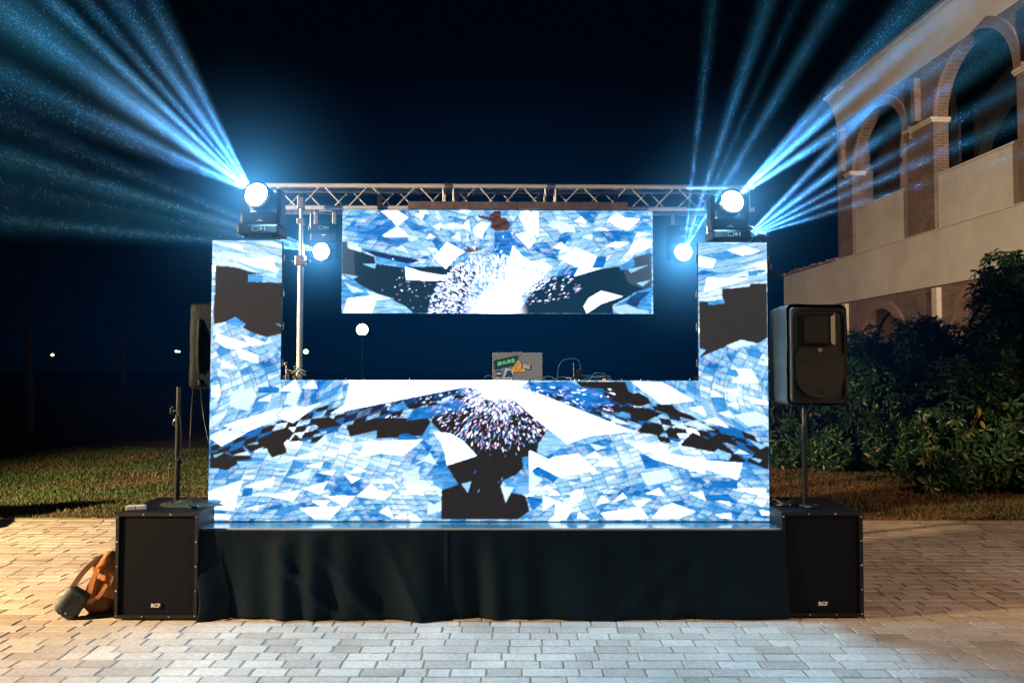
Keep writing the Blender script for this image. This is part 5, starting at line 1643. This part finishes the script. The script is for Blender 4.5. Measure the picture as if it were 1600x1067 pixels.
s5 = sticker('sticker', mt['navy'], [(300 + 36 * math.cos(a), 400 + 36 * math.sin(a)) for a in [i * 2 * math.pi / 20 for i in range(20)]], 1)
x0, z1 = lpx(276, 390); x1, z0 = lpx(326, 412); MB().box(x0, x1, -0.0028, -0.0016, z0, z1).build('print', mt['white'], s5)
sticker('sticker', mt['cyan'], [(318, 348), (348, 336), (362, 352), (345, 375), (328, 366)], 2)
s6 = sticker('sticker', mt['white'], [(288 + 34 * math.cos(a), 478 + 34 * math.sin(a)) for a in [i * 2 * math.pi / 20 for i in range(20)]], 1)
P = [Vector((lpx(288 + 20 * math.cos(a), 0)[0], -0.0022, lpx(0, 478 + 18 * math.sin(a))[1])) for a in [i * 0.5 for i in range(13)]]
MB().path(P, 0.0011, 5).build('print', mt['teal'], s6)

# microphone-like gooseneck, small mixer and cables right of the laptop
mx_ = rig('audio_interface', 'small dark audio interface with two glowing lights right of the laptop', 'audio interface', rx(904, 5.5), 5.5 - 5.07, 1.532)
MB().cbox(-0.05, 0.05, -0.03, 0.06, 0, 0.085, 0.005).build('case', M['black_plastic'], mx_)
MB().cbox(-0.008, 0.03, -0.01, 0.03, 0.085, 0.155, 0.005).build('plug_block', M['black_sheen'], mx_)
MB().tube((-0.03, 0, 0.08), (-0.034, 0, 0.20), 0.003).build('aerial', M['steel'], mx_)
for xx in (-0.028, 0.004):
    MB().sphere((xx, -0.032, 0.072), 0.005, 10, 6).build('indicator', M['led_dot'], mx_)
bx_ = rig('cable_box', 'small box with a pale lid beside the audio interface', 'box', rx(896, 5.46) - 0.03, 5.46 - 5.07, 1.532)
MB().cbox(-0.02, 0.02, -0.02, 0.02, 0, 0.085, 0.003).build('case', M['black_plastic'], bx_)
MB().cbox(-0.02, 0.02, -0.02, 0.02, 0.086, 0.092, 0.002).build('lid', M['white_plastic'], bx_)
WT = 1.6 + 0.012
def tp(px, py, D=5.45): return pt(px, py, D)
M['cable_lit'] = simple('lit_cable', (0.10, 0.16, 0.2), 0.35)  # cable rubber lightened, light put into its colour
def gcable(*a, **k):
    o = cable(*a, **k); o.data.materials.clear(); o.data.materials.append(M['cable_lit']); return o
gcable('thin cable arching high from the wall top to the audio interface', [tp(871, 594), tp(871.5, 583), tp(874, 570), tp(881, 562), tp(893, 560), tp(903, 562), tp(907, 572), tp(907, 577)], 0.0022)
gcable('lit-coloured cable lying in a low bow right of the laptop', [tp(868, 593), tp(872, 590), tp(880, 589), tp(890, 590.5), tp(893, 594)], 0.0035)
gcable('short twisted cable just right of the laptop', [tp(846, 594), tp(852, 589), tp(857, 588), tp(862, 589), tp(868, 593)], 0.0035)
gcable('dark cable bow under the right laptop corner', [tp(826, 594), tp(832, 590), tp(842, 588.5), tp(850, 591), tp(853, 595)], 0.003)
gcable('lit-coloured cable hanging over the edge of the video wall', [tp(948, 585, 5.4), tp(936, 582, 5.4), tp(928, 584, 5.38), tp(925, 590, 5.36), tp(920, 594, 5.34), tp(918, 598, 5.28)], 0.003)
gcable('flat cable bow at the right end of the table', [tp(911, 593), tp(920, 590), tp(935, 589), tp(948, 590), tp(957, 594)], 0.0035)
gcable('thin horizontal cable behind the audio interface', [tp(905, 586, 5.6), tp(920, 587, 5.6), tp(938, 587, 5.6), tp(952, 588, 5.6), tp(956, 594, 5.6)], 0.003)
gcable('short cable curl left of the laptop', [tp(756, 591), tp(762, 587), tp(768, 588), tp(772, 592)], 0.003)
pw = rig('power_strip', 'flat power strip with an orange light at the right end of the table', 'power strip', rx(944, 5.6), 5.6 - 5.07, 1.532)
MB().cbox(-0.06, 0.06, -0.02, 0.02, 0, 0.09, 0.006).build('case', M['black_plastic'], pw)
MB().box(-0.01, 0.015, -0.021, -0.018, 0.07, 0.082).build('switch', emit('orange_switch', (1.0, 0.35, 0.15), 1.2), pw)
# small pins along the wall top
for k, px_ in enumerate((460, 541, 569, 592, 640, 893, 975, 1003, 1080)):
    m = MB().tube((0, 0.03, 0.4995), (0, 0.03, 0.512), 0.004, n=8).mesh('locking_pin', M['steel'])
    pass
pinm = MB().tube((0, 0.03, 1.0005), (0, 0.03, 1.014), 0.004, n=8).mesh('locking_pin', M['steel'])
for px_ in (462, 541, 569, 640, 893, 973, 1003, 1080):
    obj('locking_pin', pinm, wall, ((px_ - 766.3) / sx, 0, 0))
# tangle of plants-like cables left of the pole
kn = rig('cable_bundle', 'tangle of black cables hanging beside the silver stand', 'cables', rx(456, 6.0), 6.0 - 5.07, 1.45)
rnd = random.Random(8)
m = MB()
for k in range(7):
    x0 = rnd.uniform(-0.06, 0.03)
    m.path([(x0, 0, 0), (x0 + rnd.uniform(-.03, .04), 0.02, 0.10), (x0 + rnd.uniform(0, .08), 0, 0.18 + rnd.uniform(0, .08)), (x0 + 0.09 + rnd.uniform(0, .03), 0.0, 0.12 + rnd.uniform(0, .12))], 0.007)
m.build('cables', M['cable_lit'], kn)
ks = MB().tube((0, 0, -1.45), (0, 0, 0.2), 0.014).build('support', M['black_paint'], kn)

# ------------------------------------------------------------------ building on the right
SL = 0.0348
BX = 11.0
def BP(u, d, z): return (BX - SL * u - d, u - SL * d, z)
bld = thing('brick_building', 'two storey brick and stucco building with open arches on the right', 'building', (BX - SL * 18, 18, 0), 0)
OFF = Vector(bld.location)
def bq(m, pts, sm=False):
    m.add([Vector(BP(*p)) - OFF for p in pts], [tuple(range(len(pts)))], sm)
def bbox(m, u0, u1, d0, d1, z0, z1):
    c = [(u0, d0, z0), (u1, d0, z0), (u1, d1, z0), (u0, d1, z0), (u0, d0, z1), (u1, d0, z1), (u1, d1, z1), (u0, d1, z1)]
    m.add([Vector(BP(*p)) - OFF for p in c], [(0, 1, 2, 3), (7, 6, 5, 4), (4, 5, 1, 0), (5, 6, 2, 1), (6, 7, 3, 2), (7, 4, 0, 3)])
def arch_wall(m, u0, u1, z0, z1, ops, d_out, d_in, n=28):
    """ops: (ua, ub, sill, spring)"""
    us = {u0, u1}
    for (ua, ub, sill, sp) in ops:
        for k in range(n + 1):
            us.add(round((ua + ub) / 2 - (ub - ua) / 2 * math.cos(math.pi * k / n), 5))
    us = sorted(us)
    def arc(op, u):
        ua, ub, sill, sp = op; r = (ub - ua) / 2; c = (ua + ub) / 2
        return sp + math.sqrt(max(0, r * r - (u - c) ** 2))
    for a, b in zip(us, us[1:]):
        mid = (a + b) / 2
        op = next((o for o in ops if o[0] < mid < o[1]), None)
        if op is None:
            for d in (d_out, d_in): bq(m, [(a, d, z0), (b, d, z0), (b, d, z1), (a, d, z1)])
        else:
            ta, tb = arc(op, a), arc(op, b)
            for d in (d_out, d_in):
                bq(m, [(a, d, ta), (b, d, tb), (b, d, z1), (a, d, z1)])
                if op[2] > z0 + 1e-4: bq(m, [(a, d, z0), (b, d, z0), (b, d, op[2]), (a, d, op[2])])
            bq(m, [(a, d_out, ta), (b, d_out, tb), (b, d_in, tb), (a, d_in, ta)])
            if op[2] > z0 + 1e-4: bq(m, [(a, d_out, op[2]), (b, d_out, op[2]), (b, d_in, op[2]), (a, d_in, op[2])])
    for op in ops:
        for u in op[:2]:
            bq(m, [(u, d_out, op[2]), (u, d_in, op[2]), (u, d_in, op[3]), (u, d_out, op[3])])
    for u in (u0, u1): bq(m, [(u, d_out, z0), (u, d_in, z0), (u, d_in, z1), (u, d_out, z1)])
    bq(m, [(u0, d_out, z1), (u1, d_out, z1), (u1, d_in, z1), (u0, d_in, z1)])
UE = 22.9
Z1, Z2, Z3, Z4 = 3.70, 5.08, 9.30, 10.12
ups = [(15.1, 17.95, Z2, 7.88), (19.1, 22.0, Z2, 7.60), (11.1, 13.95, Z2, 7.88)]
m = MB(); arch_wall(m, 9.0, UE, Z2 + 0.002, Z3, [(a, b, Z2 + 0.002, s) for a, b, _, s in ups], 0.0, -0.38)
m.build('upper_wall', M['brick'], bld)
for (ua, ub, sill, sp) in ups:
    m = MB(); bbox(m, ua + 0.004, ub - 0.004, -0.10, -0.28, Z2 + 0.03, 6.42); m.build('parapet', M['stucco'], bld)
    m = MB(); bbox(m, ua + 0.004, ub - 0.004, -0.07, -0.31, 6.421, 6.47); m.build('coping', M['stucco'], bld)
    # voussoirs
    r = (ub - ua) / 2; c = (ua + ub) / 2; nv = 42
    vm = MB(); w = math.pi / nv * 0.44
    pts = []
    for (rr, aa) in ((r - 0.003, -w), (r - 0.003, w), (r + 0.24, w), (r + 0.24, -w)):
        pts.append((rr * math.sin(aa), rr * math.cos(aa)))
    v = []
    for d in (0.012, -0.05):
        for (a, z) in pts: v.append((-d - SL * a, a, z))
    vm.add(v, [(0, 1, 2, 3), (7, 6, 5, 4), (0, 4, 5, 1), (1, 5, 6, 2), (2, 6, 7, 3), (3, 7, 4, 0)])
    vme = vm.mesh('arch_brick', M['brick_single'])
    for k in range(nv):
        a = -math.pi / 2 + math.pi * (k + 0.5) / nv
        # rotate about the wall normal (x axis nearly)
        obj('arch_brick', vme, bld, Vector(BP(c, 0, sp)) - OFF, (-a, 0, 0))
# impost mouldings
for (a, b, z) in ((17.93, 19.12, 7.76), (13.93, 15.12, 7.88 - 0.12), (21.98, 22.35, 7.50)):
    m = MB(); bbox(m, a, b, 0.05, -0.42, z, z + 0.05); bbox(m, a - 0.015, b + 0.015, 0.08, -0.43, z + 0.0505, z + 0.12); m.build('impost', M['stone'], bld)
for (a, b) in ((18.45, 18.62), (22.35, 22.52), (14.45, 14.62)):
    m = MB(); bbox(m, a, b, 0.16, 0.0 + 0.001, 7.95 if a < 20 else 7.72, Z3 - 0.25); m.build('pilaster_strip', M['brick_single'], bld)
# stucco band with a lip
m = MB(); bbox(m, 6.0, 27.0, 0.06, -0.4, Z1, Z2 - 0.03); m.build('stucco_band', M['stucco'], bld)
m = MB(); bbox(m, 6.0, UE, 0.085, -0.4, Z2 - 0.0295, Z2); m.build('ledge', M['stone'], bld)
m = MB()
rnd = random.Random(3)
u = UE + 0.02
while u < 26.95:
    bbox(m, u, u + 0.16, 0.12 + rnd.uniform(-.03, .05), -0.2, Z2 - 0.029, Z2 + rnd.uniform(0.02, 0.10)); u += 0.19
e = m.build('roof_tile_row', M['brick_single'], bld); e['kind'] = 'stuff'
# frieze leaning outward and the eave edge
m = MB()
seg = [(0.01, Z3 + 0.001), (0.05, Z3 + 0.25), (0.16, Z3 + 0.55), (0.31, Z4 - 0.07), (0.31, Z4), (-0.4, Z4), (-0.4, Z3 + 0.001)]
for (a, b) in zip(seg, seg[1:] + seg[:1]):
    bq(m, [(6.0, a[0], a[1]), (UE, a[0], a[1]), (UE, b[0], b[1]), (6.0, b[0], b[1])])
bq(m, [(UE, a, z) for a, z in seg]); bq(m, [(6.0, a, z) for a, z in seg[::-1]])
m.build('frieze', M['frieze'], bld)
m = MB(); bbox(m, 6.0, UE + 0.08, 0.38, -0.5, Z4 + 0.001, Z4 + 0.10); m.build('eave_moulding', M['stone'], bld)
m = MB(); bbox(m, 6.0, UE + 0.1, 0.30, -7.0, Z4 + 0.11, Z4 + 0.25); m.build('roof', M['brick_single'], bld)
# gallery behind the arches, coloured dark as unlit: floor, ceiling, inner piers
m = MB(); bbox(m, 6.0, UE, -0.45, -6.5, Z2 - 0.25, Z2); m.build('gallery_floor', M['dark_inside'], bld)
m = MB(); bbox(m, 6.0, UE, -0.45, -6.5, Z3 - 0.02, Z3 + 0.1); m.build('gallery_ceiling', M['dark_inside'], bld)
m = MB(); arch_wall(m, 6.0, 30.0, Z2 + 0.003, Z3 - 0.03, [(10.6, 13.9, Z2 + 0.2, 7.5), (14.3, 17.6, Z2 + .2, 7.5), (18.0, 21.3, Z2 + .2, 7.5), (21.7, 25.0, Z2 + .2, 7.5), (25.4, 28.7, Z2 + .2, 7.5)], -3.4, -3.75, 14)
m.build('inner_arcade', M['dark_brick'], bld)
m = MB(); bbox(m, UE - 0.3, UE, -0.45, -3.4, Z2, Z3 - 0.03); m.build('end_wall', M['brick'], bld)
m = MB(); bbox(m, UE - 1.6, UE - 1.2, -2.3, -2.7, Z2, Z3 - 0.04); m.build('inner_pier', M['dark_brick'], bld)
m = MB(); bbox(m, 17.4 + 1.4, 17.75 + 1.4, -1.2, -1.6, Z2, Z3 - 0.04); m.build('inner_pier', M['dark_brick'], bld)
# ground floor arcade
gops = [(15.2, 17.6, 0.0, 2.15), (19.3, 21.7, 0.0, 2.15), (11.2, 13.6, 0.0, 2.15)]
m = MB(); arch_wall(m, 6.0, 27.0, 0.0, Z1 - 0.002, gops, 0.0, -0.45); m.build('lower_wall', M['brick'], bld)
m = MB(); bbox(m, 6.0, 27.0, -0.62, -0.9, 0.0, Z1 - 0.01); m.build('recess_wall', M['brick'], bld)
for (ua, ub, _, sp) in gops:
    r = (ub - ua) / 2; c = (ua + ub) / 2; nv = 34
    vm = MB(); w = math.pi / nv * 0.44
    pts = [(rr * math.sin(aa), rr * math.cos(aa)) for rr, aa in ((r - 0.003, -w), (r - 0.003, w), (r + 0.24, w), (r + 0.24, -w))]
    v = []
    for d in (0.03, -0.05):
        for (a, z) in pts: v.append((-d - SL * a, a, z))
    vm.add(v, [(0, 1, 2, 3), (7, 6, 5, 4), (0, 4, 5, 1), (1, 5, 6, 2), (2, 6, 7, 3), (3, 7, 4, 0)])
    vme = vm.mesh('arch_brick', M['brick_single'])
    for k in range(nv):
        a = -math.pi / 2 + math.pi * (k + 0.5) / nv
        obj('arch_brick', vme, bld, Vector(BP(c, 0, sp)) - OFF, (-a, 0, 0))
m = MB(); bbox(m, 17.75, 17.95, 0.12, 0.001, 0.0, Z1 - 0.05); m.build('pilaster_strip', M['stone'], bld)
m = MB(); bbox(m, 22.3, 22.5, 0.12, 0.001, 0.0, Z1 - 0.05); m.build('pilaster_strip', M['stone'], bld)
m = MB(); bbox(m, 15.4, 19.2, 1.0, 0.75, 2.15, 2.22); bbox(m, 15.4, 19.2, 1.0, 0.75, 1.9, 1.95)
for k in range(14): bbox(m, 15.5 + .27 * k, 15.6 + .27 * k, 0.93, 0.82, 1.95, 2.15)
bbox(m, 15.4, 19.2, 1.0, 0.75, 0, 1.9)
m.build('balustrade', M['stone'], bld)

# ------------------------------------------------------------------ shrubs
def leaf_cluster(n=8, L=0.17, seed=0):
    rnd = random.Random(seed); m = MB()
    for k in range(n):
        a = 2 * math.pi * k / n + rnd.uniform(-.25, .25)
        dr = rnd.uniform(0.1, 0.55)
        l = L * rnd.uniform(0.75, 1.15); w = l * 0.17
        ca, sa = math.cos(a), math.sin(a)
        def P(t, s, lift):
            rr = t * l; z = -dr * l * t * t + lift
            return (ca * rr - sa * s, sa * rr + ca * s, z + 0.25 * l * t * 0.6)
        vs = [P(0.08, 0, 0), P(0.45, -w, 0.01), P(0.45, 0, 0), P(0.45, w, 0.01), P(0.8, -w * .75, .008), P(0.8, 0, 0), P(0.8, w * .75, .008), P(1.0, 0, 0)]
        m.add(vs, [(0, 2, 1), (0, 3, 2), (1, 2, 5, 4), (2, 3, 6, 5), (4, 5, 7), (5, 6, 7)], False)
    return m
CL = [leaf_cluster(random.Random(s).choice([6, 7, 8]), 0.16, s) for s in range(8)]
CLM = [c.mesh('leaf_cluster', M['leaf']) for c in CL]
def shrub(label, x, y_, h, rx_, ry, n, nsingle, seed, scale=1.0):
    n = int(n * 2.1)
    rnd = random.Random(seed)
    t = thing('shrub', label, 'shrub', (x, y_, 0), 0)
    # stems
    tips = []
    m = MB()
    for k in range(9):
        a = rnd.uniform(0, 2 * math.pi); q = rnd.uniform(0.1, 0.75)
        top = Vector((math.cos(a) * rx_ * q, math.sin(a) * ry * q, h * rnd.uniform(0.6, 0.93)))
        mid = Vector((top.x * .45 + rnd.uniform(-.08, .08), top.y * .45, top.z * .5))
        m.path([(top.x * .12, top.y * .12, 0), mid * 0.55, mid, (mid + top) * .5 + Vector((rnd.uniform(-.06, .06), 0, 0)), top], [0.028, 0.024, 0.02, 0.014, 0.007], 6)
        tips.append(top)
    m.build('stem', M['bark'], t)
    # lobed crown outline: several sub-lobes
    lobes = [(Vector((rnd.uniform(-.6, .6) * rx_, rnd.uniform(-.6, .6) * ry, h * rnd.uniform(.2, .85))), rnd.uniform(.28, .5)) for _ in range(13)]
    lobes += [(Vector((rnd.uniform(-.8, .8) * rx_, rnd.uniform(-.9, .2) * ry, h * rnd.uniform(.06, .22))), .38) for _ in range(7)]
    lobes += [(tp_, 0.3) for tp_ in tips]
    pos = []
    while len(pos) < n:
        c, s_ = rnd.choice(lobes)
        d = Vector((rnd.gauss(0, 1), rnd.gauss(0, 1), rnd.gauss(0, 1))).normalized() * (rnd.random() ** 0.35) * s_
        p = c + Vector((d.x * rx_ * 1.1, d.y * ry * 1.1, d.z * h * 0.55))
        if p.z < 0.06 or p.z > h * 1.03: continue
        if (p.x / rx_) ** 2 + (p.y / ry) ** 2 > 1.45: continue
        out = Vector((p.x, p.y, (p.z - h * .35) * 0.7 + 0.25)).normalized()
        pos.append((p, out))
    # leaf clusters nearest to the camera side are single parts
    pos.sort(key=lambda q: q[0].y + 0.25 * q[0].x)
    bulk = MB()
    for k, (p, out) in enumerate(pos):
        q = (out + Vector((rnd.gauss(0, .35), rnd.gauss(0, .35), rnd.gauss(0, .35)))).to_track_quat('Z', 'Y')
        sc = rnd.uniform(0.7, 1.15) * scale
        i = rnd.randrange(8)
        if k < nsingle:
            o = obj('leaf_cluster', CLM[i], t, p); o.rotation_mode = 'QUATERNION'; o.rotation_quaternion = q @ Euler((0, 0, rnd.uniform(0, 6.3))).to_quaternion(); o.scale = (sc,) * 3
        else:
            Mx = Matrix.Translation(p) @ (q @ Euler((0, 0, rnd.uniform(0, 6.3))).to_quaternion()).to_matrix().to_4x4() @ Matrix.Scale(sc, 4)
            bulk.add(CL[i].v, CL[i].f, False, Mx)
    e = bulk.build('foliage', M['leaf'], t); e['kind'] = 'stuff'
    return t
shrub('round low shrub in the dark behind the right speaker pole', 4.85, 13.0, 1.9, 0.75, 0.7, 420, 30, 1)
shrub('dark shrub between the covered loudspeaker and the building arch', 5.75, 12.4, 2.3, 0.75, 0.7, 520, 40, 2)
shrub('shrub below the lit ground floor arch of the building', 6.35, 11.9, 2.45, 0.7, 0.75, 520, 40, 3)
shrub('shrub in front of the white balustrade', 6.95, 11.4, 2.35, 0.8, 0.8, 560, 50, 4)
shrub('tallest shrub of the row, its top reaching the stucco band', 7.15, 10.5, 3.25, 0.95, 0.85, 900, 90, 5)
shrub('broad low shrub with yellow tipped leaves at the right end of the row', 6.35, 10.45, 1.75, 0.9, 0.6, 560, 90, 6, 0.9)
shrub('big shrub cut off by the right picture edge', 8.0, 9.9, 3.4, 1.0, 0.9, 900, 90, 7)

# ------------------------------------------------------------------ far background
def globe_lamp(label, p, r, on=True, mat='globe', post_r=0.035, group=None):
    t = thing('garden_lamp', label, 'lamp', (p[0], p[1], 0), 0, group)
    MB().tube((0, 0, 0), (0, 0, p[2] - r * .95), post_r).lathe([(post_r * 2.6, 0), (post_r * 2.6, .05), (post_r, .12)], 16).build('post', M['post'], t)
    MB().lathe([(post_r, -r * 1.05), (r * .45, -r * 1.0), (r * .5, -r * .84)], 20, Matrix.Translation((0, 0, p[2]))).build('collar', M['post'], t)
    MB().sphere((0, 0, p[2]), r, 24, 16).build('globe', M[mat], t)
    return t
globe_lamp('round globe lamp on a post glowing in the dark garden between the screens', pt(566, 515.5, 25), 0.20)
globe_lamp('far greenish lamp just right of the silver stand', pt(478, 550, 52), 0.17, mat='farlamp')
globe_lamp('distant lamp at the far left of the dark garden', pt(82, 556, 60), 0.11)
globe_lamp('left one of two distant lamps close together near the left loudspeaker', pt(275.5, 550, 60), 0.10, mat='farlamp')
globe_lamp('right one of two distant lamps close together near the left loudspeaker', pt(280, 550.5, 62), 0.08, mat='farlamp')
lw = MB().cbox(-16.5, -9.5, 21.0, 21.3, -0.03, 1.05, 0.01).build('garden_wall', M['soil'])
tag(lw, 'low dark garden wall at the back of the lawn', 'wall')
for (px_, Yd, hh, lab) in ((45, 19.5, 3.5, 'dark tree trunk at the far left behind the lawn'), (190, 24, 4.2, 'slim dark tree standing behind the low garden wall')):
    p = pt(px_, 600, Yd)
    t = thing('tree', lab, 'tree', (p.x, p.y, 0), 0)
    rnd = random.Random(px_)
    MB().path([(0, 0, 0), (0.05, 0, hh * .3), (-0.05, 0, hh * .6), (0.1, 0, hh)], [0.16, 0.13, 0.1, 0.06], 10).build('trunk', M['bark'], t)
    n_ = 2600
    c = rng.normal(size=(n_, 3)) * np.array([1.3, 1.3, 0.9]) + np.array([0, 0, hh + 1.2])
    d1 = rng.normal(size=(n_, 3)) * 0.10; d2 = rng.normal(size=(n_, 3)) * 0.10
    V = np.stack([c, c + d1, c + d2], 1).reshape(-1, 3)
    cm = obj('crown', np_mesh('crown', V, 3, np.arange(n_ * 3), M['night_leaf']), t); cm['kind'] = 'stuff'

# lamp posts outside the picture that light the courtyard, the right one added
def courtyard_lamp(label, p, power, radius=0.17, aim=(0, 0, 0), cone=100, colr=WARM):
    t = globe_lamp(label, p, radius, mat='globe_off', group=None)
    l = bpy.data.lights.new('lamp_bulb', 'SPOT'); l.energy = power; l.color = colr; l.shadow_soft_size = 0.06; l.spot_size = R(cone); l.spot_blend = 0.8
    ob = bpy.data.objects.new('lamp_bulb', l); col.objects.link(ob); ob.parent = t; ob.location = (0, 0, p[2] - radius - 0.12)
    ob.rotation_euler = (Vector(aim) - Vector(p)).to_track_quat('-Z', 'Y').to_euler()
    return t
M['globe_off'] = emit('glowing_cap', (1.0, 0.7, 0.4), 3.0)
courtyard_lamp('courtyard globe lamp left of the picture', LAMP_A, POW_A, aim=(-3.4, 8.2, 0), cone=92)
courtyard_lamp('courtyard globe lamp behind the photographer', LAMP_B, POW_B, aim=(0, 5.0, 0.8), cone=60, colr=(1.0, 0.84, 0.70))
courtyard_lamp('added globe lamp right of the picture, warming the right paving', (7.9, 1.5, 4.0), 4000, aim=(4.2, 7.0, 0), cone=74, colr=(1.0, 0.58, 0.32))  # added fill lamp for the right paving and shrubs
fl = thing('floodlight', 'added floodlight on an unseen post, brightening the facade', 'floodlight', (FLOOD[0], FLOOD[1], 0), 0)  # added, unseen fixture that brightens the facade
MB().tube((0, 0, 0), (0, 0, FLOOD[2] - 0.12), 0.03).build('post', M['post'], fl)
MB().cbox(-0.12, 0.12, -0.10, -0.02, FLOOD[2] - 0.12, FLOOD[2] + 0.1, 0.01).build('housing', M['post'], fl)
l = bpy.data.lights.new('flood_fill', 'SPOT'); l.energy = POW_F; l.color = (1.0, 0.80, 0.64); l.spot_size = R(40); l.spot_blend = 0.9; l.shadow_soft_size = 0.08
ob = bpy.data.objects.new('flood_fill', l); col.objects.link(ob); ob.parent = fl; ob.location = (0, 0.02, FLOOD[2])
ob.rotation_euler = (Vector((10.4, 18.0, 7.4)) - Vector(FLOOD)).to_track_quat('-Z', 'Y').to_euler()
# unseen bench, added so its back throws the dark band across the lawn edge
bn = thing('shadow_bench', 'added unseen bench casting the shadow band on the left lawn', 'bench', (-6.85, 7.33, 0), R(22))
MB().cbox(-0.95, 0.95, -0.02, 0.02, 0.46, 0.98, 0.005).build('backrest', M['bark'], bn)
MB().cbox(-0.95, 0.95, -0.46, -0.04, 0.41, 0.45, 0.005).build('seat', M['bark'], bn)
for xx in (-0.8, 0.8):
    MB().cbox(xx - 0.03, xx + 0.03, -0.42, -0.36, 0, 0.41, 0.004).build('leg', M['post'], bn)
    MB().cbox(xx - 0.03, xx + 0.03, 0.025, 0.07, 0, 0.95, 0.004).build('leg', M['post'], bn)
